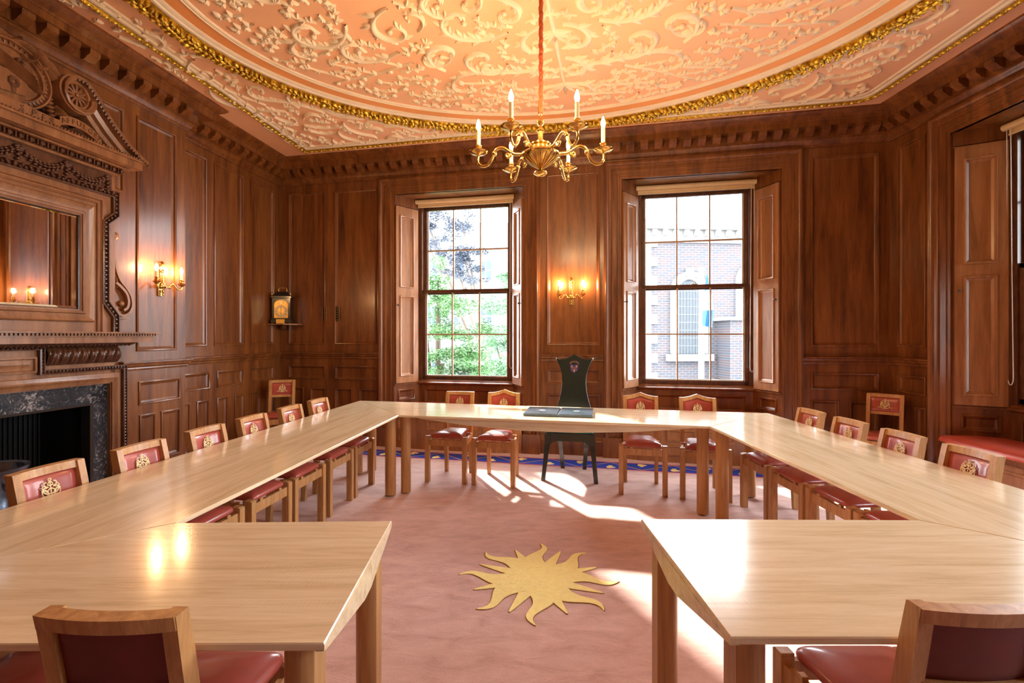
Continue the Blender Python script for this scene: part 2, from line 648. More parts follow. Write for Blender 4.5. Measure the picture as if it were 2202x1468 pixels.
def border(fr, s0, s1, db):
    k = 0
    s = s0
    while s < s1:
        lo, hi = (db + .27, db + .01) if k % 2 == 0 else (db + .01, db + .27)
        flat_line(P2(fr, s, lo), P2(fr, s + .34, hi), .010, .0024, 'band_tan')
        flip = 1 if k % 2 == 0 else -1
        for j in (0,):
            c = s + .34 * (0 if j == 0 else 1)
            dc = db + (.085 if flip > 0 else .195)
            head = []
            for i in range(14):
                a = 2 * pi * i / 14
                rr = .050 * (1 + .18 * cos(3 * a))
                x, y = rr * cos(a), rr * .85 * sin(a)
                head.append((*P2(fr, c + x, dc - .02 * flip + y), .0028))
            mb.add(head, [tuple(range(14))], 'sun_yellow')
            st = [(-.016, .01), (.016, .01), (.024, .06), (-.024, .06)]
            mb.add([(*P2(fr, c + x, dc + y * flip * .9), .0027) for x, y in st], [(0, 1, 2, 3)], 'sun_yellow')
        s += .34
        k += 1


border(BACK, .79, 6.9, .27)
border(LEFT, .5, 6.0, .34)
border(RIGHT, .3, 4.6, .34)

SUN = (.156, 2.894)


def ray(ang, r0, r1, w, wavy):
    ca, sa = cos(ang), sin(ang)
    L, R = [], []
    N = 18
    for i in range(N + 1):
        q = i / N
        r = r0 + (r1 - r0) * q
        if wavy:
            off = .042 * sin(q * 2 * pi * .95) * (.5 + .7 * q) * wavy
            ww = w * (1 - q ** 1.6) * (1 + .15 * sin(q * 6)) + .004
        else:
            off = 0
            ww = w * (1 - q) ** .9 + .004
        L.append((r, off + ww))
        R.append((r, off - ww))
    return [(SUN[0] + x * ca - y * sa, SUN[1] + x * sa + y * ca) for x, y in L + R[::-1]], N


def ray_mesh(grow, z, mat):
    for i in range(16):
        ang = radians(-3 + 22.5 * i)
        if i % 2 == 0:
            p, N = ray(ang, .150, .475 + grow, .056 + grow, 1 if i % 4 == 0 else -1)
        else:
            p, N = ray(ang, .150, .395 + grow, .040 + grow, 0)
        M = N + 1
        zz_ = z - .0004 * (i % 2) - .0002 * (i % 4 == 0)
        top = [(x, y, zz_) for x, y in p]
        bot = [(x, y, 0.001) for x, y in p]
        k = len(p)
        fs = [(j, j + 1, k - 2 - j, k - 1 - j) for j in range(M - 1)]
        fs += [(j, (j + 1) % k, k + (j + 1) % k, k + j) for j in range(k)]
        mb.add(top + bot, fs, mat)
    c = [(SUN[0] + (.175 + grow) * cos(2 * pi * i / 40), SUN[1] + (.175 + grow) * sin(2 * pi * i / 40), z + .0004) for i in range(40)]
    mb.add(c, [tuple(range(40))], mat)


ray_mesh(.006, .0022, 'sun_outline')
ray_mesh(0, .005, 'sun_yellow')
mb.build('floor', kind='structure', smooth=0)

# ------------------------------------------------------------------ ceiling
SCX, TC = -.48, 3.15     # oval centre in (s, t) room coordinates


def rc(a, b_, h=0):
    s, t_ = SCX + a, TC + b_
    return (.9777 * s + .2102 * t_, -.2102 * s + .9777 * t_, CEIL - h)


mb = MB()
mb.quad((-5.0, REAR_Y - .1, CEIL), (4.2, REAR_Y - .1, CEIL), (4.2, 7.4, CEIL), (-5.0, 7.4, CEIL), 'plaster_peach')
N = 160


def ell(A, B):
    return [(A * cos(2 * pi * i / N), B * sin(2 * pi * i / N)) for i in range(N)]


# left of travel (counter clockwise) is inward
mb.sweep(ell(2.785, 2.235), [(0, 0), (0, .018), (.02, .026), (.04, .026), (.05, .016), (.075, .014), (.09, .006), (.09, 0)], rc, closed=True, mat='plaster_cream')
mb.sweep(ell(2.71, 2.16), [(-.01, .002), (.14, .002)], rc, closed=True, mat='plaster_orange')
mb.sweep(ell(2.575, 2.025), [(0, 0), (0, .012), (.014, .018), (.020, .006), (.030, .006), (.036, .016), (.048, .012), (.052, 0)], rc, closed=True, mat='plaster_cream')
mb.sweep(ell(2.92, 2.37), [(0, 0), (.01, .02), (.05, .035), (.12, .035), (.15, .02), (.155, 0)], rc, closed=True, mat='gilt')
GB = [(3.28 - .02, -1.6), (3.0, 2.46), (-3.48, 2.50), (-3.97 + .48 - .28, -1.6)]
# gilt border line measured on the ceiling, in room coordinates


def inv(x, y):
    s = .9777 * x - .2102 * y
    t_ = .2102 * x + .9777 * y
    return (s - SCX, t_ - TC)


gp = [P2(RIGHT, -.9, .45), isect(RIGHT, .43, BACK, .38), isect(LEFT, .62, BACK, .38), P2(LEFT, -.9, .60)]
cr = gp[1]
arc = []
u1 = Vector(P2(RIGHT, 0, 0)) - Vector(P2(RIGHT, 1, 0))
u2 = Vector(P2(BACK, 0, 0)) - Vector(P2(BACK, 1, 0))
c0 = Vector(cr)
for i in range(7):
    q = i / 6
    p0, p1 = c0 + u1 * .22, c0 + u2 * .22
    pt = p0 * (1 - q) ** 2 + c0 * 2 * q * (1 - q) + p1 * q * q
    arc.append((pt.x, pt.y))
gpath = [inv(*p) for p in ([gp[0]] + arc + [gp[2], gp[3]])]
mb.sweep(gpath, [(0, 0), (.01, .025), (.03, .03), (.05, .02), (.055, 0)], rc, mat='gilt')
mb.sweep(gpath, [(.055, 0), (.058, .018), (.085, .022), (.10, .01), (.13, .012), (.14, 0)], rc, mat='plaster_cream')
ceiling = mb.build('ceiling', kind='structure')

# gilt wreath
mb = MB()


def along(path, step, closed=False):
    pts = list(path) + ([path[0]] if closed else [])
    out, acc = [], 0
    for a, b_ in zip(pts[:-1], pts[1:]):
        L = hypot(b_[0] - a[0], b_[1] - a[1])
        d = ((b_[0] - a[0]) / L, (b_[1] - a[1]) / L)
        while acc < L:
            out.append((a[0] + d[0] * acc, a[1] + d[1] * acc, atan2(d[1], d[0])))
            acc += step
        acc -= L
    return out


def blob(mb, a, b_, ang, l, w, h, base, mat=None, n=6, k=4):
    e1 = rc(a + cos(ang), b_ + sin(ang))
    o_ = rc(a, b_)
    v1 = (e1[0] - o_[0], e1[1] - o_[1], 0)
    v2 = (-v1[1], v1[0], 0)
    c = rc(a, b_, base)
    mb.ball(c, (l, w, h), n, k, mat, (v1, v2, (0, 0, 1)))


rnd = random.Random(3)
for i, (a, b_, g) in enumerate(along(ell(2.845, 2.295), .048, True)):
    for j in (-1, 0, 1):
        o_ = j * .043 + rnd.uniform(-.012, .012)
        na, nb = -sin(g) * o_, cos(g) * o_
        blob(mb, a + na + cos(g) * rnd.uniform(-.015, .015), b_ + nb, g + j * .8 + rnd.uniform(-.5, .5),
             rnd.uniform(.024, .04), rnd.uniform(.014, .022), rnd.uniform(.018, .03), .04 + rnd.uniform(0, .016))
for i, (a, b_, g) in enumerate(along(gpath, .034)):
    na, nb = -sin(g) * .028, cos(g) * .028
    blob(mb, a + na, b_ + nb, g + (.7 if i % 2 else -.7), .026, .012, .016, .026)
mb.build('ceiling_gilding', 'gilt', ceiling, label='gilded leaf wreath and border', smooth=60)

# plaster relief
mb = MB()


def clothoid(x, y, ang, segs_, step=.02):
    pts = [(x, y)]
    for L, k0, k1 in segs_:
        n = max(2, int(L / step))
        for i in range(n):
            q = (i + .5) / n
            ang += (k0 + (k1 - k0) * q) * (L / n)
            x += cos(ang) * L / n
            y += sin(ang) * L / n
            pts.append((x, y))
    return pts


MIR = [(1, 1), (-1, 1), (1, -1), (-1, -1)]
RMAP = [rc]


CLIP = [None]


def draw(pts, w, h=.03, mirr=MIR):
    if CLIP[0]:
        k = 0
        while k < len(pts) and CLIP[0](pts[k][0], pts[k][1], .012):
            k += 1
        if k < 3:
            return
        if k < len(pts):
            w = list(w)[:k] if isinstance(w, (list, tuple)) else w
            if isinstance(w, list):
                w[-1] *= .3
                w[-2] *= .7
            pts = pts[:k]
    for mx_, my_ in mirr:
        mb.stroke([(p[0] * mx_, p[1] * my_) for p in pts], w, h, RMAP[0])


def taper(n, w0, w1, w2):
    out = []
    for i in range(n):
        q = i / (n - 1)
        out.append(w0 + (w1 - w0) * min(1, q * 2.2) if q < .45 else w1 + (w2 - w1) * ((q - .45) / .55))
    return out


OCC = {}


def occupy(pts):
    for p in pts:
        OCC.setdefault((round(p[0] / .08), round(p[1] / .08)), []).append(p)


def clear(pts, rad):
    for p in pts:
        i, j = round(p[0] / .08), round(p[1] / .08)
        for a in (-1, 0, 1):
            for b_ in (-1, 0, 1):
                for q in OCC.get((i + a, j + b_), ()):
                    if hypot(p[0] - q[0], p[1] - q[1]) < rad:
                        return False
    return True


def leaflet(x, y, ang, L, w, mirr, curl=0):
    pts = clothoid(x, y, ang, [(L, 0, curl)], L / 5)
    n = len(pts)
    draw(pts, [w * (sin(pi * (.15 + .85 * i / (n - 1))) ** .8) * (1 - .35 * i / (n - 1)) + .0015 for i in range(n)], .022, mirr)
    if L > .07:
        occupy(pts[1:])


def acanthus(x, y, ang, segs_, w=.035, lobes=1, mirr=MIR, every=.13, size=.14, tip=True):
    pts = clothoid(x, y, ang, segs_)
    n = len(pts)
    w = w * .72
    draw(pts, taper(n, w * .45, w, w * .3), .030, mirr)
    occupy(pts)
    st = max(3, int(every / .02))
    for i in range(st, n - 3, st):
        a = atan2(pts[i + 1][1] - pts[i][1], pts[i + 1][0] - pts[i][0])
        q = i / n
        sz = size * (1 - .5 * q) * rnd.uniform(.8, 1.2)
        leaflet(pts[i][0], pts[i][1], a - .55, sz, sz * .17, mirr, -9)
        leaflet(pts[i][0], pts[i][1], a - 1.0, sz * .6, sz * .13, mirr, -9)
        if lobes >= 2:
            leaflet(pts[i][0], pts[i][1], a + .55, sz * .85, sz * .16, mirr, 9)
    if tip:
        for mx_, my_ in mirr:
            p = pts[-1]
            if CLIP[0] and not CLIP[0](p[0], p[1], .02):
                continue
            o_ = RMAP[0](p[0] * mx_, p[1] * my_, .015)
            mb.ball(o_, (w * .8, w * .8, .020), 8, 5)
    return pts


def sprig(x, y, ang, L, mirr, k=0, lv=5, w=.011, rec=1):
    pts = clothoid(x, y, ang, [(L * .5, k, -k), (L * .5, -k, k * 2)])
    n = len(pts)
    draw(pts, taper(n, w, w, w * .5), .018, mirr)
    occupy(pts)
    for j in range(lv):
        i = int((j + 1) / (lv + .5) * (n - 2))
        a = atan2(pts[i + 1][1] - pts[i][1], pts[i + 1][0] - pts[i][0])
        sg = 1 if j % 2 else -1
        if rec and j % 2 == 0:
            sprig(pts[i][0], pts[i][1], a + sg * rnd.uniform(.6, .9), L * rnd.uniform(.3, .4), mirr, -k, 2, w * .7, rec - 1)
        bx, by = pts[i]
        for q in (-.45, .45):
            leaflet(bx, by, a + sg * 1.0 + q, rnd.uniform(.045, .068), .015, mirr, q * 6)
    bx, by = pts[-1]
    a = atan2(pts[-1][1] - pts[-2][1], pts[-1][0] - pts[-2][0])
    for q in (-1.0, -.35, .35, 1.0):
        leaflet(bx, by, a + q, .055, .015, mirr)


def fill(inside, box, mirr, tries, kinds, seed):
    """pack C-scrolls and leafy sprigs where the surface is still bare"""
    r = random.Random(seed)
    for kind, count in kinds:
        for _ in range(count):
            x, y, a = r.uniform(box[0], box[1]), r.uniform(box[2], box[3]), r.uniform(0, 6.28)
            sg = r.choice((-1, 1))
            if kind == 'L':
                sg_ = [(r.uniform(.22, .4), sg * r.uniform(1, 3), sg * 5), (.26, sg * 7, sg * 13), (.13, sg * 15, sg * 24)]
                rad, gap = .075, .03
            elif kind == 'M':
                sg_ = [(.16, sg * 3, sg * 7), (.16, sg * 9, sg * 18), (.07, sg * 20, sg * 30)]
                rad, gap = .06, .02
            else:
                sg_ = [(.16, sg * 2, -sg * 2)]
                rad, gap = .055, .02
            pts = clothoid(x, y, a, sg_)
            if not all(inside(p[0], p[1], gap) for p in pts) or not clear(pts, rad):
                continue
            if kind == 'S':
                sprig(x, y, a, .18, mirr, sg * 2, 3, .009, 0)
            else:
                acanthus(x, y, a, sg_, .034 if kind == 'L' else .026, 1, mirr, .10, .11 if kind == 'L' else .075)


rnd = random.Random(11)
CLIP[0] = lambda x, y, g: (x / (2.50 - g)) ** 2 + (y / (1.95 - g)) ** 2 < 1
# central axis
for q in (-1.2, -.8, -.4, 0):
    leaflet(0, 1.42, pi / 2 + q, .22 - abs(q) * .05, .022, MIR, q * 5)
    leaflet(0, .62, pi / 2 + q, .20 - abs(q) * .04, .024, MIR, q * 4)
    leaflet(0, .05, pi / 2 + q, .24, .028, MIR, q * 4)
draw([(0, .2), (0, .6), (0, 1.0), (0, 1.6)], [.014, .022, .016, .010], .022, [(1, 1), (1, -1)])
# C-scroll pairs at the axis
acanthus(.05, 1.0, .25, [(.22, 3, 6), (.26, 8, 16), (.18, 18, 26)], .038, 1, every=.08)
acanthus(.06, 1.45, -.4, [(.20, 6, 8), (.22, 10, 18), (.10, 22, 30)], .03, 1)
acanthus(.08, .55, .1, [(.25, 4, 5), (.30, 6, 14), (.20, 16, 24)], .042, 1)
# long stems
acanthus(.10, 1.12, .15, [(.35, -.8, -1.2), (.35, -.5, 1.5), (.35, 3, 5), (.30, 8, 14)], .036, 2)
acanthus(.62, 1.12, -.3, [(.3, -3, -5), (.3, -7, -11), (.15, -14, -18)], .03, 1)
acanthus(1.02, .98, -.9, [(.25, -2, -4), (.32, -6, -10), (.2, -12, -18)], .036, 1)
acanthus(.35, .55, .5, [(.4, -2, -3), (.35, -4, -8), (.2, -10, -16)], .04, 2)
acanthus(1.30, .62, .5, [(.35, -1, -3), (.35, -5, -9), (.22, -11, -18)], .042, 2)
acanthus(1.55, .20, 1.2, [(.4, -2, -4), (.4, -5, -8), (.25, -10, -16)], .045, 2)
acanthus(1.15, .10, .2, [(.3, 3, 4), (.35, 6, 10), (.2, 13, 20)], .04, 1)
acanthus(1.95, .30, -.2, [(.2, 4, 6), (.22, 8, 14), (.12, 18, 26)], .032, 1)
acanthus(.70, .30, 0, [(.25, -4, -6), (.25, -8, -14), (.12, -16, -22)], .036, 1)
acanthus(.90, .78, 1.2, [(.22, -5, -7), (.2, -9, -15)], .03, 1)
acanthus(.45, .98, 1.3, [(.2, -5, -6), (.2, -9, -15), (.1, -18, -24)], .028, 1)
# flowering vines to the rim
for a_ in [(.25, 1.50, .1, .55, 1.2), (.55, 1.22, .55, .75, -1.0), (1.20, 1.02, .5, .62, -1.2),
           (1.25, .80, .15, .95, 1.0), (1.75, .45, .35, .60, -1.2), (.10, 1.66, .1, .5, -1),
           (1.0, 1.34, .2, .5, 1.2), (2.05, .15, .6, .35, 1)]:
    sprig(a_[0], a_[1], a_[2], a_[3], MIR, a_[4], 6)


def in_oval(x, y, g):
    return x > .03 and y > .02 and (x / (2.50 - g)) ** 2 + (y / (1.95 - g)) ** 2 < 1


fill(in_oval, (0, 2.5, 0, 1.95), MIR, 0, [('L', 900), ('M', 1200), ('S', 2500)], 21)

# spandrels: shell, scrolls and strapwork


def spandrel(sx, dx):
    mr = [(sx, 1)]

    def o(x, y, h=0, f=rc):
        return rc(x + dx, y, h)
    RMAP[0] = o
    OCC.clear()

    def in_sp(x, y, g):
        return (x / (2.98 + g)) ** 2 + (y / (2.43 + g)) ** 2 > 1 and x < (3.18 if sx > 0 else 3.42) - .03 * y * sx - g and y < 2.32 - g and x > .55
    CLIP[0] = in_sp
    cx, cy = 2.42, 1.60
    for q in range(-5, 6):
        leaflet(cx, cy, radians(225) + q * .26, .24, .030, mr)
        leaflet(cx, cy, radians(225) + q * .26 + .13, .15, .02, mr)
    acanthus(cx - .22, cy + .16, 2.9, [(.3, -1, -2), (.3, -3, 2), (.25, 6, 10), (.14, 14, 20)], .032, 2, mr, size=.08)
    acanthus(cx - .35, cy + .30, 2.7, [(.25, 3, 4), (.3, 1, -3), (.35, -5, -10), (.1, -14, -18)], .03, 1, mr, size=.08)
    acanthus(cx - .95, cy + .66, 3.1, [(.35, -1, 1), (.25, 5, 9), (.16, 12, 20)], .026, 2, mr, size=.07)
    acanthus(cx - .85, cy + .52, 2.9, [(.2, 4, 6), (.2, 9, 16)], .022, 1, mr, size=.06)
    acanthus(cx - 1.4, cy + .78, 3.1, [(.3, 0, 2), (.2, 6, 12)], .018, 2, mr, size=.05)
    acanthus(cx + .12, cy - .12, -1.2, [(.3, 1, 2), (.3, 3, -2), (.3, -6, -10), (.14, -14, -20)], .034, 2, mr, size=.09)
    acanthus(cx + .30, cy - .30, -1.3, [(.35, -3, -2), (.35, 0, 3), (.3, 6, 11), (.12, 14, 18)], .032, 1, mr, size=.09)
    acanthus(cx + .48, cy - .95, -1.5, [(.35, 1, -1), (.3, -5, -9), (.15, -12, -18)], .03, 2, mr, size=.09)
    acanthus(cx + .55, cy - 1.5, -1.5, [(.35, 2, 1), (.3, 5, 9), (.15, 12, 18)], .03, 2, mr, size=.09)
    acanthus(cx + .40, cy - 1.3, -1.4, [(.3, -2, -3), (.3, -5, -9)], .026, 1, mr, size=.08)
    acanthus(cx + .55, cy - 2.2, -1.5, [(.35, 2, 1), (.3, -5, -9), (.15, -12, -18)], .03, 2, mr, size=.09)
    # interlaced straps at the corner
    for k0 in (4.5, -4.5):
        acanthus(cx + .05, cy + .12, radians(55), [(.45, k0, k0 * .6), (.25, -k0 * 2, -k0 * 4)], .018, 1, mr, size=.06)
        acanthus(cx + .22, cy + .30, radians(45), [(.35, k0 * 1.2, k0), (.2, k0 * 2, k0 * 5)], .016, 1, mr, size=.06)
        acanthus(cx + .42, cy + .50, radians(45), [(.2, k0 * 1.4, k0 * 3), (.15, k0 * 5, k0 * 8)], .015, 1, mr, size=.05)
    sprig(cx - .5, cy + .62, 2.6, .4, mr, 1, 4, rec=0)
    sprig(cx + .62, cy - .4, -1.2, .5, mr, 1, 5, rec=0)
    sprig(cx + .2, cy + .62, 2.4, .35, mr, 1, 4, rec=0)
    sprig(cx - 1.0, cy + .74, 3.0, .4, mr, 1, 4, rec=0)
    RMAP[0] = o

    fill(in_sp, (.6, 3.5, -.4, 2.35), mr, 0, [('L', 1500), ('M', 2500), ('S', 3500)], 31)
    CLIP[0] = None
    RMAP[0] = rc


spandrel(1, -.20)
spandrel(-1, -.02)
mb.build('ceiling_relief', 'plaster_cream', ceiling, label='cream moulded scrolls, leaves and shells', smooth=60)

# ------------------------------------------------------------------ windows
CAS = [(0, -.03), (0, .018), (.028, .022), (.032, .032), (.05, .034), (.055, .026), (.10, .030), (.105, .042), (.115, .045),
       (.122, .036), (.150, .040), (.158, .055), (.172, .066), (.185, .070), (.193, .060), (.205, .056), (.21, .04), (.21, 0)]


def mbloc(fr, s0, s1):
    """frame of a splayed shutter: from (s0, 0) to (s1, -.345)"""
    a, b_ = fr(s0, 0, 0), fr(s1, -.345, 0)
    L = hypot(b_[0] - a[0], b_[1] - a[1])
    e = ((b_[0] - a[0]) / L, (b_[1] - a[1]) / L)
    n = (-e[1], e[0])
    c = fr((s0 + s1) / 2 + (.5 if s1 > s0 else -.5), -.1, 0)
    if (c[0] - a[0]) * n[0] + (c[1] - a[1]) * n[1] < 0:
        n = (-n[0], -n[1])
    return Fr((a[0], a[1]), e, n), L


def make_window(fr, s0, s1, idx, seat_label, blind_label, drop=0):
    root = bpy.data.objects.new('window_%d' % idx, None)
    COL.objects.link(root)
    root['kind'] = 'structure'
    # casing on blocks
    mb = MB(fr)
    # travel chosen so that left is away from the opening
    path = [(s0, 0), (s0, HEAD), (s1, HEAD), (s1, 0)]
    mb.sweep(path, CAS, lambda x, y, h: (x, h, y), caps=False)
    for a, b_ in ((s0 - .22, s0 + .0), (s1 - .0, s1 + .22)):
        mb.box(a, b_, -.02, .085, 0, .24)
    mb.build('window_casing', 'panelling', root)
    # head soffit, back panel under the sill, jamb linings
    D = -.345
    a0, a1 = s0 + .2, s1 - .2
    mb = MB(fr)
    mb.quad((s0, 0, HEAD), (s1, 0, HEAD), (a1, D, HEAD), (a0, D, HEAD))
    mb.box(a0, a1, D - .04, D + .012, 3.27, HEAD + .01)
    panelled(mb, a0 - .02, a1 + .02, 0, .80, [(a0 + .08, a1 - .08, .52, .73)], d=D)
    mb.sweep([(a0, .78), (a1, .78)], [(0, D), (0, D + .012), (.012, D + .02), (.02, D + .05), (.035, D + .055), (.045, D + .03), (.06, D + .02), (.075, D - .02)],
             lambda x, y, h: (x, h, y))
    mb.build('window_lining', 'panelling', root)
    for sg, (p, q) in ((1, (s0, a0)), (-1, (s1, a1))):
        lf, L = mbloc(fr, p, q)
        mb = MB(lf)
        panelled(mb, 0, L, 0, .80, [(.06, L - .07, .585, .735)])
        mb.quad((0, 0, .80), (L, 0, .80), (L, -.01, HEAD), (0, -.01, HEAD))
        mb.box(0, L, -.01, .010, 3.19, HEAD)
        mb.build('window_reveal', 'panelling', root)
        mb = MB(lf)
        mb.box(-.004, L + .01, -.01, .016, .795, .812)
        mb.build('window_ledge', 'panelling', root)
        mb = MB(lf)
        panelled(mb, .012, L - .03, .822, 3.175, [(.07, L - .10, .91, 1.99), (.07, L - .10, 2.10, 3.06)], d=.026)
        for x in (.012, L - .03):
            mb.quad((x, 0, .822), (x, .026, .822), (x, .026, 3.175), (x, 0, 3.175))
        mb.quad((.012, 0, .822), (L - .03, 0, .822), (L - .03, .026, .822), (.012, .026, .822))
        mb.quad((.012, 0, 3.175), (L - .03, 0, 3.175), (L - .03, .026, 3.175), (.012, .026, 3.175))
        sh = mb.build('shutter', 'shutter_wood', root, label='folded light brown shutter leaf')
        mb = MB(lf)
        mb.tube([(.038, .026, 1.86), (.038, .045, 1.86)], .006)
        mb.ball((.038, .052, 1.86), .014)
        mb.build('shutter_knob', 'knob_metal', sh)
    # box frame
    mb = MB(fr)
    b0, b1 = a0 - .01, a1 + .01
    mb.box(b0, b0 + .055, D - .16, D, .80, 3.31)
    mb.box(b1 - .055, b1, D - .16, D, .80, 3.31)
    mb.box(b0, b1, D - .16, D, 3.235, 3.32)
    mb.box(b0, b1, D - .20, D + .004, .79, .845)
    mb.build('window_frame', 'carved_dark', root)
    # outside reveal
    mb = MB(fr)
    for x in (b0 + .03, b1 - .03):
        sx = -1 if x < (s0 + s1) / 2 else 1
        mb.box(min(x, x + sx * .2), max(x, x + sx * .2), D - .17, D - .15, .7, 3.5)
        x2 = x + sx * .15
        mb.box(min(x2, x2 + sx * .2), max(x2, x2 + sx * .2), D - .34, D - .165, .7, 3.5)
    mb.box(b0 - .3, b1 + .3, D - .34, D - .16, 3.30, 3.6)
    mb.box(b0 - .3, b1 + .3, D - .40, D - .12, .55, .80)
    mb.build('window_outer_reveal', 'stone', root)
    g0, g1 = b0 + .10, b1 - .10
    zm = 2.062

    def sash(nm, z0, z1, d, cross):
        r_ = MB(fr)
        for x0, x1 in ((g0 - .052, g0), (g1, g1 + .052)):
            r_.box(x0, x1, d - .04, d, z0 - .045, z1 + .04)
        r_.box(g0 - .05, g1 + .05, d - .04, d, z0 - .05, z0)
        r_.box(g0 - .05, g1 + .05, d - .04, d, z1, z1 + .042)
        ob = r_.build(nm, 'carved_dark', root)
        r_ = MB(fr)
        for i in (1, 2):
            x = g0 + (g1 - g0) * i / 3
            r_.box(x - .008, x + .008, d - .034, d - .004, z0, z1)
        zc = (z0 + z1) / 2
        r_.box(g0, g1, d - .033, d - .005, zc - .009, zc + .009)
        r_.build('glazing_bars', 'bar_wood', ob)
        r_ = MB(fr)
        w_ = .012
        r_.box(g0, g0 + w_, d - .05, d - .03, z0, z1)
        r_.box(g1 - w_, g1, d - .05, d - .03, z0, z1)
        r_.box(g0, g1, d - .05, d - .03, z0, z0 + w_)
        r_.build('painted_edge', 'sash_edge', ob)
        r_ = MB(fr)
        r_.quad((g0, d - .02, z0), (g1, d - .02, z0), (g1, d - .02, z1), (g0, d - .02, z1))
        r_.build('glass', 'pane_glass', ob, smooth=0)
        return ob
    lo = sash('lower_sash', .90, zm - .02, D - .02 + drop, 1)
    up = sash('upper_sash', zm + .012, 3.19, D - .075, 1)
    mb = MB(fr)
    sm = (s0 + s1) / 2
    mb.box(sm - .03, sm + .03, D - .05, D - .01, zm + .018, zm + .026)
    mb.ball(fr_local(sm, D - .03, zm + .04), .012)
    mb.build('sash_catch', 'antique_brass', lo)
    mb = MB(fr)
    for x in (g0 + .22, g1 - .22):
        mb.box(x - .04, x + .04, D - .02, D - .012, .862, .876)
    mb.build('sash_lift', 'knob_metal', lo)
    # roller blind
    bl = thing('roller_blind', blind_label, 'blind', fr(sm, D + .055, 3.235), 0)
    ob_loc = Vector(bl.location)

    def T(s, d, z):
        p = fr(s, d, z)
        return (p[0] - ob_loc.x, p[1] - ob_loc.y, p[2] - ob_loc.z)
    mb = MB(T)
    mb.tube([(a0 - .02, D + .055, 3.285), (a1 + .02, D + .055, 3.285)], .030, 14)
    mb.build('roller', 'blind_cream', bl)
    mb = MB(T)
    mb.box(a0 + .0, a1 - .0, D + .024, D + .03, 3.225, 3.29)
    mb.tube([(a0 + .0, D + .027, 3.222), (a1 - .0, D + .027, 3.222)], .011, 8)
    mb.build('blind_hem', 'blind_cream', bl)
    mb = MB(T)
    x0, x1 = a1 - .035, a1 - .002
    pts = [(x0, D + .05, 3.27), (x0 - .004, D + .045, 2.2), (x0 - .012, D + .04, 1.08)]
    for i in range(1, 8):
        a = pi + pi * i / 8
        pts.append(((x0 - .012 + x1) / 2 + (x1 - x0 + .012) / 2 * cos(a), D + .04, 1.08 + .06 * sin(a)))
    pts += [(x1, D + .04, 1.08), (x1 + .004, D + .045, 2.2), (x1, D + .05, 3.27)]
    mb.tube(pts, .0035, 6)
    mb.build('pull_cord', 'cord_white', bl)
    # window seat: bow-fronted
    st = thing('window_seat', seat_label, 'window seat', fr(sm, 0, 0), 0)
    sl = Vector(st.location)

    def T2(s, d, z):
        p = fr(s, d, z)
        return (p[0] - sl.x, p[1] - sl.y, p[2] - sl.z)

    def outline(g, dd):
        o_ = [(a0 - g * .2, D + .02), (s0 + .02 - g, -.02)]
        e0, e1 = s0 - .0 - g, s1 + .0 + g
        K = 20
        for i in range(K + 1):
            q = i / K
            x = e0 + (e1 - e0) * q
            o_.append((x, .09 + dd + g + .075 * (1 - (2 * q - 1) ** 4)))
        o_ += [(s1 - .02 + g, -.02), (a1 + g * .2, D + .02)]
        return o_
    low = outline(-.01, -.02)
    mb = MB(T2)
    mb.hexa([(x, d, 0) for x, d in low], [(x, d, .44) for x, d in low])
    base = mb.build('seat_base', 'shutter_wood', st)
    mb = MB(T2)
    k = 4
    for i in range(k):
        x0_, x1_ = s0 + .04 + (s1 - s0 - .08) * i / k + .05, s0 + .04 + (s1 - s0 - .08) * (i + 1) / k - .05
        qa, qb = (x0_ - s0) / (s1 - s0), (x1_ - s0) / (s1 - s0)
        dq = .055 + .075 * min(1 - (2 * qa - 1) ** 4, 1 - (2 * qb - 1) ** 4) + .004
        for z0, z1 in ((.24, .38), (.08, .20)):
            mb.sweep([(x0_, z0), (x1_, z0), (x1_, z1), (x0_, z1)], [(0, dq), (0, dq + .012), (.02, dq + .014), (.03, dq + .002)],
                     lambda x, y, h: (x, h, y), closed=True)
    mb.build('base_panel_moulding', 'shutter_wood', base)
    mb = MB(T2)
    for g, z0, z1 in ((.0, .43, .448), (.018, .448, .475), (.028, .475, .487)):
        oo = outline(g, -.01)
        mb.hexa([(x, d, z0) for x, d in oo], [(x, d, z1) for x, d in oo])
    mb.build('seat_moulding', 'panelling', st)
    # cushion
    o1 = outline(.02, 0)
    cx = (s0 + s1) / 2
    rings = []
    for sc_, z in ((0, .487), (.0, .50), (-.008, .522), (-.03, .540), (-.10, .552), (-.22, .557)):
        rings.append([(x + (cx - x) / (s1 - s0) * 2 * -sc_, d + (.0 - d) * 0 + (sc_ * (1 if d > -.1 else -.6)), z) for x, d in o1])
    mb = MB(T2)
    nn = len(o1)
    vs = [p for r_ in rings for p in r_]
    fs = [(i * nn + j, i * nn + (j + 1) % nn, (i + 1) * nn + (j + 1) % nn, (i + 1) * nn + j) for i in range(len(rings) - 1) for j in range(nn)]
    fs.append(tuple(range((len(rings) - 1) * nn, len(rings) * nn)))
    fs.append(tuple(range(nn))[::-1])
    mb.add(vs, fs)
    mb.build('cushion', 'seat_leather', st, label='red leather seat cushion')
    # sky portal
    ld = bpy.data.lights.new('portal', 'AREA')
    ld.shape, ld.size, ld.size_y = 'RECTANGLE', 1.35, 2.5
    ld.cycles.is_portal = True
    lo_ = bpy.data.objects.new('portal', ld)
    COL.objects.link(lo_)
    lo_.location = fr(sm, D - .14, 2.05)
    nx, ny = fr.n
    lo_.rotation_euler = Vector((-nx, -ny, 0)).to_track_quat('Z', 'Y').to_euler()
    return root


def fr_local(s, d, z):
    return (s, d, z)


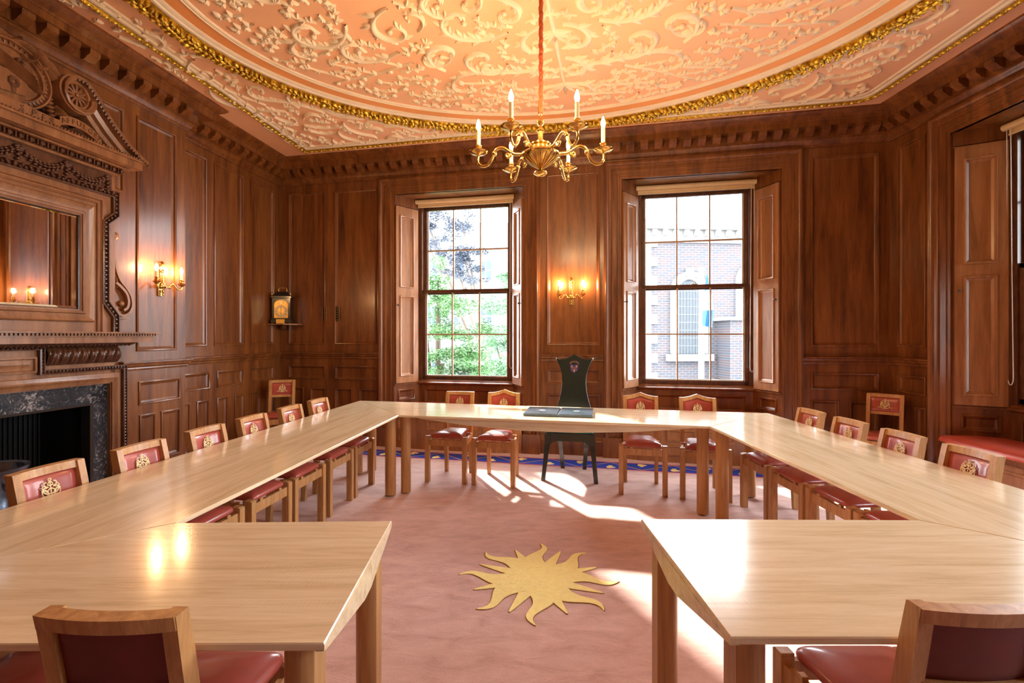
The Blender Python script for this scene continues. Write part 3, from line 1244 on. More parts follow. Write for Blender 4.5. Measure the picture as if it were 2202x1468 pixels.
make_window(BACK, *W1, 1, 'window seat with red leather cushion, under the window that looks onto green trees',
            'rolled cream blind above the window that looks onto green trees')
make_window(BACK, *W2, 2, 'window seat with red leather cushion, under the window that looks onto the brick building',
            'rolled cream blind above the window that looks onto the brick building')
make_window(RIGHT, *R1, 3, 'bow-fronted window seat with long red leather cushion in the right-hand wall',
            'rolled cream blind at the top of the right-hand wall window')
# second window of the right-hand wall, outside the frame: it only lets daylight in
make_window(RIGHT, *R2, 4, 'window seat under the second right-hand window, nearest the camera',
            'rolled cream blind of the second right-hand window, nearest the camera')

# ------------------------------------------------------------------ jib door finger plates
for i, (s, z) in enumerate(((.69, 1.75), (.885, 1.755))):
    p = BACK(s, 0.002, z)
    o = thing('finger_plate', ['pierced black and gilt finger plate on the back wall, nearer the clock',
                               'pierced black and gilt finger plate on the back wall, nearer the left window'][i], 'door plate', p, 0)

    def T(a, d, zz, s=s, z=z, p=p):
        q = BACK(s + a, d + .002, z + zz)
        return (q[0] - p[0], q[1] - p[1], q[2] - p[2])
    mb = MB(T)
    mb.box(-.028, .028, 0, .006, -.10, .10)
    mb.build('back_plate', 'black_iron', o)
    mb = MB(T)
    mb.box(.027, .031, 0, .010, -.102, .102)
    mb.box(-.031, -.027, 0, .007, -.102, .102)
    for k in range(6):
        mb.ball((0, .006, -.085 + k * .034), (.008, .003, .006), 6, 4)
    mb.build('gilt_edging', 'clock_gilt', o)

# ------------------------------------------------------------------ chimneypiece
def ribbon_pts(ctrl, n=16):
    out = []
    for i in range(n + 1):
        q = i / n * (len(ctrl) - 1)
        j = min(int(q), len(ctrl) - 2)
        f = q - j
        p0, p1, p2, p3 = ctrl[max(j - 1, 0)], ctrl[j], ctrl[j + 1], ctrl[min(j + 2, len(ctrl) - 1)]
        out.append(tuple(.5 * (2 * p1[k] + (p2[k] - p0[k]) * f + (2 * p0[k] - 5 * p1[k] + 4 * p2[k] - p3[k]) * f * f +
                              (3 * p1[k] - p0[k] - 3 * p2[k] + p3[k]) * f ** 3) for k in range(3)))
    return out


org = LEFT(FIRE_C, BD, 0)
chim = thing('chimneypiece', 'carved walnut chimneypiece with overmantel mirror, swags and broken pediment on the left wall', 'fireplace', org)
OV = Vector(org)


def TL(s, d, z):
    p = LEFT(s, d, z)
    return (p[0] - OV.x, p[1] - OV.y, p[2] - OV.z)


def mirr(poly):
    return poly + [(2 * FIRE_C - x, z) for x, z in reversed(poly)]


def sd(x, y, h):
    return (x, h, y)


C2 = 2 * FIRE_C
# body with eared top
mb = MB(TL)
for a, b_ in ((4.11, 4.235), (C2 - 4.235, C2 - 4.11)):
    mb.box(a, b_, BD, .232, 0, 1.20)
mb.box(C2 - 4.15, 4.15, BD, .232, 1.055, 1.40)
mb.sweep([(4.115, 0), (4.115, 1.065), (C2 - 4.115, 1.065), (C2 - 4.115, 0)],
         [(0, .19), (0, .245), (-.02, .25), (-.035, .262), (-.05, .25), (-.075, .24), (-.08, .232)], sd)
panel(mb, C2 - 3.544, 3.544, 1.185, 1.30, d=.236, ring=[(0, 0), (0, .012), (.014, .014), (.02, 0), (.03, .0), (.055, .012), (.06, .012)])
mb.box(C2 - 4.24, C2 - 4.0, BD, .20, 0, .24)
mb.build('surround', 'carved_walnut', chim)
# bead course
bp = [(4.222, 0), (4.222, 1.185), (3.57, 1.185), (3.57, 1.365), (C2 - 3.57, 1.365), (C2 - 3.57, 1.185), (C2 - 4.222, 1.185), (C2 - 4.222, 0)]
mb = MB(TL)
mb.sweep(bp, [(.018, .228), (.018, .262), (.010, .266), (.008, .245), (-.010, .245), (-.012, .26), (-.018, .26), (-.018, .228)], sd)
for x, z, g in along(bp, .026):
    mb.ball((x, .25, z), (.010, .012, .008) if abs(cos(g)) < .5 else (.008, .012, .010), 6, 4)
mb.build('bead_moulding', 'carved_dark', chim)
# marble slips
mb = MB(TL)
mb.box(3.98, 4.118, BD - .02, .20, 0, 1.07)
mb.box(C2 - 4.118, C2 - 3.98, BD - .02, .20, 0, 1.07)
mb.box(C2 - 4.118, 4.118, BD - .02, .20, .90, 1.07)
mb.build('marble_slip', 'black_marble', chim)
mb = MB(TL)
mb.sweep([(3.98, 0), (3.98, .90), (C2 - 3.98, .90), (C2 - 3.98, 0)], [(0, .12), (0, .205), (-.008, .208), (.012, .20), (.016, .12)], sd)
mb.build('iron_rim', 'knob_metal', chim)
# firebox
mb = MB(TL)
f0, f1 = C2 - 3.985, 3.985
mb.box(f0, f1, -.36, -.30, 0, .95)
for x in (f0, f1):
    mb.quad((x, .16, 0), (x, -.34, 0), (x, -.34, .95), (x, .16, .95))
mb.quad((f0, .16, .92), (f1, .16, .92), (f1, -.34, .92), (f0, -.34, .92))
mb.quad((f0, .16, .006), (f1, .16, .006), (f1, -.34, .006), (f0, -.34, .006))
x = f0 + .02
while x < f1:
    mb.tube([(x, -.285, 0), (x, -.285, .9)], .008, 5)
    x += .035
mb.build('firebox', 'black_iron', chim)
# acanthus frieze
for a, b_, in ((3.60, 4.165), (C2 - 4.165, C2 - 3.60)):
    mb = MB(TL)
    NX, NZ = 150, 14
    vs = []
    for i in range(NX + 1):
        s = a + (b_ - a) * i / NX
        for j in range(NZ + 1):
            q = j / NZ
            ph = (i / NX * 8) % 1.0
            prof = sin(pi * (q * .86 + .07)) ** .8
            fold = abs(sin(ph * pi)) ** .6
            rib = .5 + .5 * cos(2 * pi * (ph * 3 + .35 * sin(q * 5)))
            vein = .5 + .5 * cos(2 * pi * (q * 5 - abs(ph - .5) * 4))
            d = .228 + .062 * prof * (.55 + .45 * fold) + .010 * prof * rib + .006 * vein * fold
            vs.append((s, d, 1.232 + q * .135))
    fs = [(i * (NZ + 1) + j, (i + 1) * (NZ + 1) + j, (i + 1) * (NZ + 1) + j + 1, i * (NZ + 1) + j + 1) for i in range(NX) for j in range(NZ)]
    mb.add(vs, fs)
    mb.build('acanthus_frieze', 'carved_dark', chim, smooth=70)
mb = MB(TL)
# mantel shelf


def shelf(z0, z1, d0, d1, r, mb=mb):
    mb.box(C2 - r, r, d0, d1, z0, z1)


shelf(1.395, 1.443, BD, .36, 4.395)
shelf(1.443, 1.452, BD, .372, 4.402)
shelf(1.470, 1.482, BD, .41, 4.425)
shelf(1.452, 1.470, BD, .375, 4.405)
s = C2 - 4.39
while s < 4.395:
    mb.box(s, s + .014, .37, .392, 1.452, 1.469)
    s += .026
mb.build('mantel_shelf', 'carved_walnut', chim)
mb = MB(TL)
mb.sweep([(4.17, BD), (4.17, .24), (C2 - 4.17, .24), (C2 - 4.17, BD)][::-1], [(0, 1.367), (.05, 1.37), (.075, 1.38), (.09, 1.395), (0, 1.395)][::1],
         lambda x, y, h: (x, y, h))
s = C2 - 4.16
while s < 4.24:
    mb.ball((s, .30, 1.380), (.010, .016, .014), 6, 4)
    s += .034
mb.build('egg_moulding', 'carved_dark', chim)
# overmantel board
mb = MB(TL)
panelled(mb, C2 - 4.165, 4.165, 1.48, 2.80, [], [(C2 - 3.874, 3.874, 1.66, 2.40)], d=.218)
for x in (C2 - 4.165, 4.165):
    mb.quad((x, BD, 1.48), (x, .218, 1.48), (x, .218, 2.80), (x, BD, 2.80))
rect = [(C2 - 3.874, 1.66), (3.874, 1.66), (3.874, 2.40), (C2 - 3.874, 2.40)]
mb.sweep(rect, [(.0, .195), (0, .212), (-.012, .216), (-.014, .228), (-.03, .235), (-.038, .222), (-.055, .226), (-.09, .245), (-.098, .236), (-.10, .218)], sd, closed=True)
r2 = [(C2 - 4.03, 1.482), (4.03, 1.482), (4.03, 2.555), (C2 - 4.03, 2.555)]
mb.sweep([(4.03, 1.482), (4.03, 2.555), (C2 - 4.03, 2.555), (C2 - 4.03, 1.482)], [(.028, .218), (.028, .23), (.020, .236), (.014, .225), (.0, .225), (-.006, .24), (-.014, .24), (-.016, .218)], sd)
mb.build('mirror_frame', 'carved_walnut', chim)
mb = MB(TL)
mb.sweep([(q[0], q[1]) for q in rect], [(0, .200), (.022, .2055)], sd, closed=True)
mb.quad((C2 - 3.852, .2055, 1.682), (3.852, .2055, 1.682), (3.852, .2055, 2.378), (C2 - 3.852, .2055, 2.378))
mb.build('mirror_glass', 'mirror_glass', chim, smooth=0)
bp = [(4.152, 1.482), (4.152, 1.616), (4.062, 1.73), (4.062, 2.39), (4.152, 2.47), (4.152, 2.64)]
bp = bp + [(C2 - x, z) for x, z in reversed(bp)]
mb = MB(TL)
mb.sweep(bp, [(.026, .215), (.026, .246), (.018, .25), (.014, .228), (-.014, .228), (-.018, .252), (-.026, .252), (-.028, .215)], sd)
for x, z, g in along(bp, .036):
    mb.ball((x, .236, z), (.014, .018, .012) if abs(cos(g)) < .5 else (.012, .018, .014), 8, 5)
mb.build('egg_and_dart_band', 'carved_dark', chim)
# side consoles
for sg in (1, -1):
    mb = MB(TL)

    def mp(x, y, h, sg=sg):
        return (x if sg > 0 else C2 - x, BD + .002 + h, y)
    bx_ = [(-.011, .0), (-.011, .040), (.011, .040), (.011, .0)]
    for ctl in ([(4.186, 2.12), (4.197, 2.02), (4.235, 1.93), (4.29, 1.87), (4.335, 1.80), (4.347, 1.72), (4.318, 1.655), (4.262, 1.625), (4.212, 1.645), (4.188, 1.70)],
                [(4.19, 1.905), (4.235, 1.875), (4.285, 1.825), (4.308, 1.76), (4.298, 1.70), (4.262, 1.672)]):
        pp = [(q[0], q[2]) for q in ribbon_pts([(x, 0, z) for x, z in ctl], 40)]
        mb.sweep(pp, bx_, mp, mat='carved_walnut')
    mb.stroke([(4.182, 1.64), (4.182, 1.9), (4.182, 2.25)], .010, .02, mp, 'carved_walnut')
    for q in range(4):
        leaf = clothoid(4.2 + q * .01, 1.98 - q * .012, -1.1 + q * .2, [(.12, -2, -9)], .015)
        mb.stroke(leaf, [.009] * len(leaf), .022, mp, 'carved_walnut')
    mb.ball(mp(4.262, 1.73, .01), (.026, .022, .026), 12, 8, 'carved_walnut')
    mb.ball(mp(4.215, 2.31, .0), (.030, .02, .034), 10, 6, 'carved_walnut')
    mb.box(*(sorted((mp(4.19, 0, 0)[0], mp(4.30, 0, 0)[0]))), BD, .22, 1.596, 1.606, 'carved_walnut')
    mb.build('side_scroll', None, chim)
# swag frieze
mb = MB(TL)
mb.box(C2 - 4.125, 4.125, .215, .228, 2.665, 2.80)
drops = [4.085 - .327 * i for i in range(6)]
for x in drops:
    for k in range(7):
        mb.ball((x + (.008 if k % 2 else -.008), .24, 2.775 - k * .015), (.018 + .004 * sin(k), .018, .012), 6, 4)
for a, b_ in zip(drops[:-1], drops[1:]):
    for k in range(11):
        q = (k + .5) / 11
        x = a + (b_ - a) * q
        z = 2.775 - .085 * (1 - (2 * q - 1) ** 2)
        sl = atan2(-.085 * -4 * (2 * q - 1), b_ - a) if b_ > a else pi + atan2(.085 * 4 * (2 * q - 1), b_ - a)
        g = atan2(.34 * (2 * q - 1), b_ - a)
        rr = .012 + .012 * sin(pi * q)
        for j, aa in ((-1, .5), (0, 0), (1, -.5)):
            e = (cos(g + aa), 0, sin(g + aa))
            mb.ball((x, .238 + (.008 if j == 0 else 0), z + j * rr * .8), (.020, .010, .014), 6, 4, None, (e, (-e[2], 0, e[0]), (0, 1, 0)))
mb.build('swag_frieze', 'carved_dark', chim, smooth=60)
# cornice under the pediment
mb = MB(TL)


def crn(z0, z1, d, r):
    mb.box(C2 - r, r, BD, d, z0, z1)


crn(2.795, 2.812, .27, 4.15)
crn(2.812, 2.85, .262, 4.135)
crn(2.85, 2.864, .33, 4.19)
crn(2.868, 2.925, .40, 4.245)
crn(2.925, 2.94, .425, 4.262)
s = C2 - 4.25
while s < 4.26:
    mb.ball((s, .425, 2.946), (.008, .010, .007), 5, 4)
    s += .024
# raking members
rk = [(4.275, 2.948), (4.20, 2.985), (4.10, 3.045), (4.0, 3.125), (3.92, 3.205), (3.855, 3.285), (3.80, 3.345), (3.74, 3.385), (3.68, 3.385),
      (3.62, 3.35), (3.585, 3.29), (3.58, 3.22), (3.61, 3.155), (3.66, 3.12), (3.72, 3.115), (3.78, 3.145), (3.815, 3.20), (3.82, 3.245)]
for sg in (1, -1):
    pth = [(x if sg > 0 else C2 - x, z) for x, z in rk]
    o_ = 1 if sg > 0 else -1
    mb.sweep(pth, [(q * o_, h) for q, h in ((0, BD), (0, .43), (.010, .436), (.020, .424), (.030, .420), (.034, .375), (.064, .362), (.070, .33), (.094, .315), (.098, .29), (.098, BD))],
             lambda x, y, h: (x, h, y))
mb.build('pediment_cornice', 'carved_walnut', chim)
mb = MB(TL)
for sg in (1, -1):
    for x, z, g in along([(q[0], q[1]) for q in rk[:9]], .028):
        px, pz = x - sin(g) * .012, z + cos(g) * .012
        if True:
            px, pz = x + sin(g) * -.012, z + cos(g) * .012
        mb.ball((px if sg > 0 else C2 - px, .428, pz - .02), (.009, .012, .011), 5, 4)
# egg and dart under the corona
mb.box(C2 - 4.17, 4.17, .255, .275, 2.812, 2.852)
mb.box(C2 - 4.16, 4.16, .222, .236, 2.638, 2.666)
s = C2 - 4.16
k = 0
while s < 4.18:
    if k % 2 == 0:
        mb.ball((s, .29, 2.832), (.017, .022, .020), 8, 5)
    else:
        mb.box(s - .003, s + .003, .262, .305, 2.814, 2.85)
        mb.box(s - .014, s - .010, .262, .295, 2.814, 2.85)
        mb.box(s + .010, s + .014, .262, .295, 2.814, 2.85)
    s += .034
    k += 1
s = C2 - 4.15
k = 0
while s < 4.15:
    if k % 2 == 0:
        mb.ball((s, .246, 2.652), (.012, .018, .014), 8, 5)
    s += .024
    k += 1
mb.build('carved_enrichment', 'carved_dark', chim)
# tympanum board and rosettes
mb = MB(TL)
poly = [(4.22, 2.94), (4.0, 3.07), (3.86, 3.2), (3.7, 3.24)]
poly = poly + [(C2 - x, z) for x, z in reversed(poly)]
mb.prism([(x, z) for x, z in poly], BD, .20, 'y')
mb.build('tympanum', 'carved_dark', chim)
for sg in (1, -1):
    cx = 3.70 if sg > 0 else C2 - 3.70
    mb = MB(TL)
    K = 32
    for r0, r1, h0, h1 in ((0, .075, .37, .37), (.075, .082, .37, .395), (.082, .10, .395, .395), (.10, .11, .395, .375), (.11, .125, .375, .41), (.125, .14, .41, .41), (.14, .142, .41, BD)):
        vs = [(cx + r * cos(2 * pi * i / K), h, 3.25 + r * sin(2 * pi * i / K)) for r, h in ((r0, h0), (r1, h1)) for i in range(K)]
        mb.add(vs, [(i, (i + 1) % K, K + (i + 1) % K, K + i) for i in range(K)])
    for i in range(12):
        a = 2 * pi * i / 12
        e = (cos(a), 0, sin(a))
        mb.ball((cx + .048 * cos(a), .385, 3.25 + .048 * sin(a)), (.040, .012, .009), 6, 4, None, (e, (0, 1, 0), (-sin(a), 0, cos(a))))
    mb.ball((cx, .39, 3.25), .012)
    mb.build('rosette', 'carved_walnut', chim)
# coat of arms
mb = MB(TL)
sx, sz = 3.30, 3.21
K = 40


def oval(r, h, rx=.262, rz=.225):
    return [(sx + rx * r * cos(2 * pi * i / K), h, sz + rz * r * sin(2 * pi * i / K)) for i in range(K)]


rr_ = [(1.0, BD), (1.0, .345), (.97, .36), (.93, .36), (.91, .335), (.90, .335), (.80, .345), (.79, .355), (.76, .355), (.74, .33), (0.01, .335)]
vs = [p for r, h in rr_ for p in oval(r, h)]
mb.add(vs, [(i * K + j, i * K + (j + 1) % K, (i + 1) * K + (j + 1) % K, (i + 1) * K + j) for i in range(len(rr_) - 1) for j in range(K)])
for i in range(44):
    a = 2 * pi * i / 44
    e = (cos(a) * .262, 0, sin(a) * .225)
    L = hypot(e[0], e[2])
    e = (e[0] / L, 0, e[2] / L)
    mb.ball((sx + .262 * .85 * cos(a), .345, sz + .225 * .85 * sin(a)), (.017, .008, .006), 5, 4, None, (e, (0, 1, 0), (-e[2], 0, e[0])))
c_ = [(-.10, -.13), (.075, -.155), (.155, .02), (-.02, .055)]
mb.prism([(sx + x * .9, sz + z * .9) for x, z in [(.0, .02), (-.13, .0), (-.06, -.15), (.10, -.13), (.16, -.10), (.05, .05)]], .33, .348, 'y')
mb.build('shield', 'carved_walnut', chim)
for x, z, sc_ in ((sx - .12, sz + .10, 1), (sx + .06, sz + .09, 1), (sx + .02, sz - .06, 1.3)):
    mb = MB(TL)
    for i in range(9):
        a = i * .7
        mb.ball((x + .018 * cos(a) * sc_, .35, z + .018 * sin(a) * sc_ + .008), (.012 * sc_, .008, .012 * sc_), 6, 4)
    mb.prism([(x - .012, z - .05 * sc_), (x + .012, z - .05 * sc_), (x + .016, z), (x - .016, z)], .335, .352, 'y')
    mb.build('shield_charge', 'carved_dark', chim)
# scrolling leaves around the shield
mb = MB(TL)


def mp2(x, y, h):
    return (x, .30 + h, y)


def cl(x, y, a, sg_, w, seg_step=.012):
    p = clothoid(x, y, a, sg_, seg_step)
    w *= 1.35
    mb.stroke(p, taper(len(p), w * .5, w, w * .4), .085, mp2)
    for i in range(5, len(p) - 3, 4):
        g = atan2(p[i + 1][1] - p[i][1], p[i + 1][0] - p[i][0])
        q = clothoid(p[i][0], p[i][1], g + .9, [(.06, 0, 10)], .012)
        mb.stroke(q, taper(len(q), .006, .012, .003), .05, mp2)


for s_ in (1, -1):
    def fx(x):
        return sx + s_ * (x - sx)

    def seg2(seg_):
        return [(L, k0 * s_, k1 * s_) for L, k0, k1 in seg_]

    def A(a):
        return a if s_ > 0 else pi - a
    cl(fx(3.30), 3.43, A(.5), seg2([(.12, -4, -10), (.16, -16, -30)]), .026)
    cl(fx(3.40), 3.45, A(0.1), seg2([(.12, -5, -10), (.16, -18, -34)]), .024)
    cl(fx(3.47), 3.43, A(-.3), seg2([(.14, -3, -6), (.16, -3, 6), (.08, 16, 24)]), .026)
    cl(fx(3.52), 3.36, A(-.9), seg2([(.14, 2, 6), (.1, 12, 20)]), .022)
    cl(fx(3.60), 3.32, A(-1.2), seg2([(.12, 4, 8), (.06, 16, 26)]), .018)
    for k in range(5):
        mb.ball((fx(3.545 + .006 * k), .33, 3.155 - .028 * k), (.034 - .003 * k, .03, .012), 8, 4)
    cl(fx(3.57), 3.06, A(.2), seg2([(.12, -2, -5), (.06, -12, -20)]), .02)
    cl(fx(3.58), 3.12, A(-.8), seg2([(.12, 4, 6), (.05, 12, 20)]), .016)
for k in range(6):
    q = clothoid(sx - .18 + k * .012, 3.36 - k * .018, -.32, [(.34, -.3, .2)], .03)
    mb.stroke(q, [.012] * len(q), .075, mp2)
mb.build('carved_foliage', 'carved_walnut', chim, smooth=70)
# ribbon and motto


rib1 = ribbon_pts([(3.12, .40, 2.985), (3.22, .40, 2.985), (3.38, .41, 2.975), (3.50, .42, 2.965), (3.58, .40, 2.975)])
rib2 = ribbon_pts([(3.585, .385, 3.01), (3.65, .39, 3.035), (3.74, .395, 3.035), (3.84, .39, 3.005), (3.90, .38, 2.97)])
mb = MB(TL)
for rb in (rib1, rib2, [(C2 - x, d, z) for x, d, z in rib1][::-1]):
    n = len(rb)
    vs = []
    for i, (x, d, z) in enumerate(rb):
        for dz, dd in ((-.032, 0), (.032, 0), (.032, -.008), (-.032, -.008)):
            vs.append((x, d + dd, z + dz))
    fs = [(i * 4 + j, (i + 1) * 4 + j, (i + 1) * 4 + (j + 1) % 4, i * 4 + (j + 1) % 4) for i in range(n - 1) for j in range(4)]
    fs += [(0, 1, 2, 3), (n * 4 - 4, n * 4 - 3, n * 4 - 2, n * 4 - 1)]
    mb.add(vs, fs)
rib = mb.build('motto_ribbon', 'carved_walnut', chim)

TEXTN = [0]


def text_mesh(txt, size, mapf, extrude=.002, mat=None, mb=None):
    """glyph outlines turned into mesh; mapf(x, y, h)"""
    cu = bpy.data.curves.new('glyphs', 'FONT')
    cu.body, cu.size, cu.extrude, cu.resolution_u = txt, size, extrude, 3
    cu.align_x, cu.align_y = 'CENTER', 'CENTER'
    ob = bpy.data.objects.new('glyphs', cu)
    COL.objects.link(ob)
    dg = bpy.context.evaluated_depsgraph_get()
    dg.update()
    me = bpy.data.meshes.new_from_object(ob.evaluated_get(dg))
    mb.add([mapf(v.co.x, v.co.y, v.co.z) for v in me.vertices], [tuple(p.vertices) for p in me.polygons], mat)
    bpy.data.objects.remove(ob)
    bpy.data.meshes.remove(me)
    bpy.data.curves.remove(cu)


def letters_on(rb, txt, q0, q1, size):
    n = len(rb) - 1
    for i, ch in enumerate(txt):
        if ch == ' ':
            continue
        q = (q0 + (q1 - q0) * (i + .5) / len(txt)) * n
        j = min(int(q), n - 1)
        f = q - j
        a, b_ = rb[j], rb[j + 1]
        c = [a[k] + (b_[k] - a[k]) * f for k in range(3)]
        L = hypot(b_[0] - a[0], b_[2] - a[2])
        ex, ez = (b_[0] - a[0]) / L, (b_[2] - a[2]) / L
        mb = MB(TL)
        text_mesh(ch, size, lambda x, y, h: (c[0] + x * ex - y * ez, c[1] + .0015 + h, c[2] + x * ez + y * ex), .0015, None, mb)
        mb.build('letter', 'carved_dark', rib, smooth=0)


letters_on(rib1, 'SPES', .36, .80, .060)
letters_on(rib2, 'AFFULGET', .06, .90, .052)

# hearth slab and log bin
mb = MB(LEFT)
mb.box(C2 - 4.2, 4.2, .232, .60, 0, .02)
tag(mb.build('hearth_slab', 'black_marble'), 'dark marble hearth slab in front of the fireplace', 'hearth')
mb = MB()
prof = [(.0, 0), (.13, 0), (.16, .02), (.13, .06), (.17, .14), (.205, .28), (.21, .40), (.19, .50), (.165, .56), (.19, .60), (.195, .615), (.17, .61), (.15, .55), (0, .5)]
mb.lathe(prof, (0, 0, 0), 32)
for i in range(16):
    a = 2 * pi * i / 16
    mb.ball((.2 * cos(a), .2 * sin(a), .33 + .03 * (i % 2)), (.03, .03, .07), 8, 5)
    mb.ball((.175 * cos(a + .2), .175 * sin(a + .2), .53), (.02, .02, .03), 8, 5)
o = mb.build('log_bin', 'pewter', smooth=60)
o.scale = (1, 1, 1.14)
o.location = (-2.99, 2.73, .001)
tag(o, 'blue-grey embossed metal bin beside the hearth, behind the nearest left chair', 'log bin')

# ------------------------------------------------------------------ tables
TZ = .74
A_ = (-1.019, 4.343)
B_ = (1.554, 3.797)
C_ = (-1.673, 5.31)
D_ = (2.357, 4.456)
E_ = (-1.276, 1.84)      # inner near corner, left
F_ = (1.57, 1.868)
G_ = (-2.20, 1.11)       # outer near corner, left
H_ = (2.37, 1.137)
I_, J_ = (-.461, 1.86), (-.432, 1.116)   # free end, left
K_, L_ = (.50, 1.879), (.514, 1.139)     # free end, right


def lerp(p, q, t_):
    return (p[0] + (q[0] - p[0]) * t_, p[1] + (q[1] - p[1]) * t_)


def make_table(poly, axis, label, aprons, legs, free=None):
    """poly in world XY; axis = grain direction; aprons = list of (p, q, depths at 0, .4, .6, 1, inset)"""
    cx, cy = sum(p[0] for p in poly) / len(poly), sum(p[1] for p in poly) / len(poly)
    rz = atan2(axis[1], axis[0])
    root = thing('meeting_table', label, 'table', (cx, cy, 0), rz, None)
    c, s = cos(-rz), sin(-rz)

    def W(x, y):
        x -= cx
        y -= cy
        return (x * c - y * s, x * s + y * c)
    lp = [W(*p) for p in poly]
    # tiny gap between neighbouring tables
    mb = MB()
    g = .0015

    def shrink(pp, g):
        n = len(pp)
        area = sum(pp[i][0] * pp[(i + 1) % n][1] - pp[(i + 1) % n][0] * pp[i][1] for i in range(n))
        if area < 0:
            pp = pp[::-1]
        out = []
        for i in range(n):
            a, b_, c_ = pp[i - 1], pp[i], pp[(i + 1) % n]
            d0 = Vector((b_[0] - a[0], b_[1] - a[1])).normalized()
            d1 = Vector((c_[0] - b_[0], c_[1] - b_[1])).normalized()
            n0, n1 = Vector((-d0.y, d0.x)), Vector((-d1.y, d1.x))
            m_ = (n0 + n1) / (1 + n0.dot(n1))
            out.append((b_[0] + m_.x * g, b_[1] + m_.y * g))
        return out
    q0 = shrink(lp, g)
    q1 = shrink(lp, g + .003)
    q2 = shrink(lp, g + .004)
    n = len(q0)
    vs = [(x, y, TZ - .020) for x, y in q2] + [(x, y, TZ - .016) for x, y in q0] + [(x, y, TZ - .003) for x, y in q0] + [(x, y, TZ) for x, y in q1]
    fs = [(r * n + i, r * n + (i + 1) % n, (r + 1) * n + (i + 1) % n, (r + 1) * n + i) for r in range(3) for i in range(n)]
    fs += [tuple(range(n))[::-1], tuple(range(3 * n, 4 * n))]
    mb.add(vs, fs)
    mb.build('table_top', 'ash_top', root, smooth=0)
    for p, q, dep, inset, th in aprons:
        P, Q = W(*p), W(*q)
        L = hypot(Q[0] - P[0], Q[1] - P[1])
        e = ((Q[0] - P[0]) / L, (Q[1] - P[1]) / L)
        ctr = W(cx, cy)
        nn = (-e[1], e[0])
        if (ctr[0] - P[0]) * nn[0] + (ctr[1] - P[1]) * nn[1] < 0:
            nn = (-nn[0], -nn[1])
        zt = TZ - .0205 if inset else TZ - .018
        pts = [(0, zt)] + [(f * L, zt - dd) for f, dd in dep] + [(L, zt)]
        clean = []
        for pt in pts:
            if not clean or hypot(pt[0] - clean[-1][0], pt[1] - clean[-1][1]) > 1e-4:
                clean.append(pt)
        lo = [(P[0] + e[0] * x + nn[0] * inset, P[1] + e[1] * x + nn[1] * inset, z) for x, z in clean]
        hi = [(P[0] + e[0] * x + nn[0] * (inset + th), P[1] + e[1] * x + nn[1] * (inset + th), z) for x, z in clean]
        mb = MB()
        mb.hexa(lo, hi)
        mb.build('apron', 'ash_top', root, smooth=0)
    for x, y, ang in legs:
        lx, ly = W(x, y)
        mb = MB()
        K = 24
        prof = []
        for i in range(K):
            a = 2 * pi * i / K
            r = .0485
            px, py = r * cos(a), r * sin(a)
            px = min(px, .034)     # one flat face
            prof.append((px, py))
        a = ang - rz
        prof = [(lx + px * cos(a) - py * sin(a), ly + px * sin(a) + py * cos(a)) for px, py in prof]
        mb.hexa([(x_, y_, .012) for x_, y_ in prof], [(x_, y_, TZ - .0205) for x_, y_ in prof])
        lg = mb.build('leg', 'oak_leg', root, smooth=40)
        mb = MB()
        mb.lathe([(.02, 0), (.022, .004), (.02, .013)], (lx, ly, 0), 12)
        mb.build('foot_stud', 'steel', lg)
    return root


def unit(p, q):
    L = hypot(q[0] - p[0], q[1] - p[1])
    return ((q[0] - p[0]) / L, (q[1] - p[1]) / L)


def at(p, q, s, d):
    e = unit(p, q)
    return (p[0] + e[0] * s - e[1] * d, p[1] + e[1] * s + e[0] * d)


arc_d = [(0.03, .012), (.2, .055), (.4, .082), (.6, .082), (.8, .055), (.97, .012)]
nose = [(0, 0), (.425, .072), (.53, .072), (1, 0)]
# back table
ab = unit(A_, B_)
make_table([A_, B_, D_, C_], ab, 'back oak meeting table between the two windows, black folder on its top',
           [(at(A_, B_, .12, 0), at(A_, B_, 2.55, 0), arc_d, .04, .02), (at(C_, D_, .45, 0), at(C_, D_, 3.7, 0), arc_d, .06, .02)],
           [(-.985, 4.475, pi), (1.552, 3.93, 0), (-1.505, 5.185, pi), (2.144, 4.355, 0)])
make_table([A_, C_, G_, E_], unit(E_, A_), 'long left oak meeting table running beside the fireplace wall',
           [(at(E_, A_, .3, 0), at(E_, A_, 2.45, 0), arc_d, .36, .02), (at(C_, G_, .4, 0), at(C_, G_, 3.9, 0), arc_d, .06, .02)],
           [(-1.105, 4.40, pi / 2), (-1.62, 5.08, pi / 2), (-1.40, 1.90, -pi / 2), (-2.10, 1.30, -pi / 2)])
make_table([B_, D_, H_, F_], unit(F_, B_), 'long right oak meeting table running beside the right-hand wall',
           [(at(F_, B_, .2, 0), at(F_, B_, 1.8, 0), arc_d, .36, .02), (at(D_, H_, .3, 0), at(D_, H_, 3.0, 0), arc_d, .06, .02)],
           [(1.636, 3.765, pi / 2), (2.255, 4.235, pi / 2), (1.69, 1.89, -pi / 2), (2.27, 1.33, -pi / 2)])
make_table([E_, I_, J_, G_], (1, 0), 'near left oak meeting table with warm lamp reflections, in the foreground',
           [(I_, J_, nose, 0, .022)],
           [(-.522, 1.775, 0), (-.500, 1.175, 0), (-1.33, 1.70, pi), (-1.98, 1.19, pi)])
make_table([F_, K_, L_, H_], (1, 0), 'near right oak meeting table with white window glare, in the foreground',
           [(K_, L_, nose, 0, .022)],
           [(.562, 1.79, pi), (.574, 1.20, pi), (1.56, 1.76, 0), (2.15, 1.22, 0)])

# ------------------------------------------------------------------ chairs


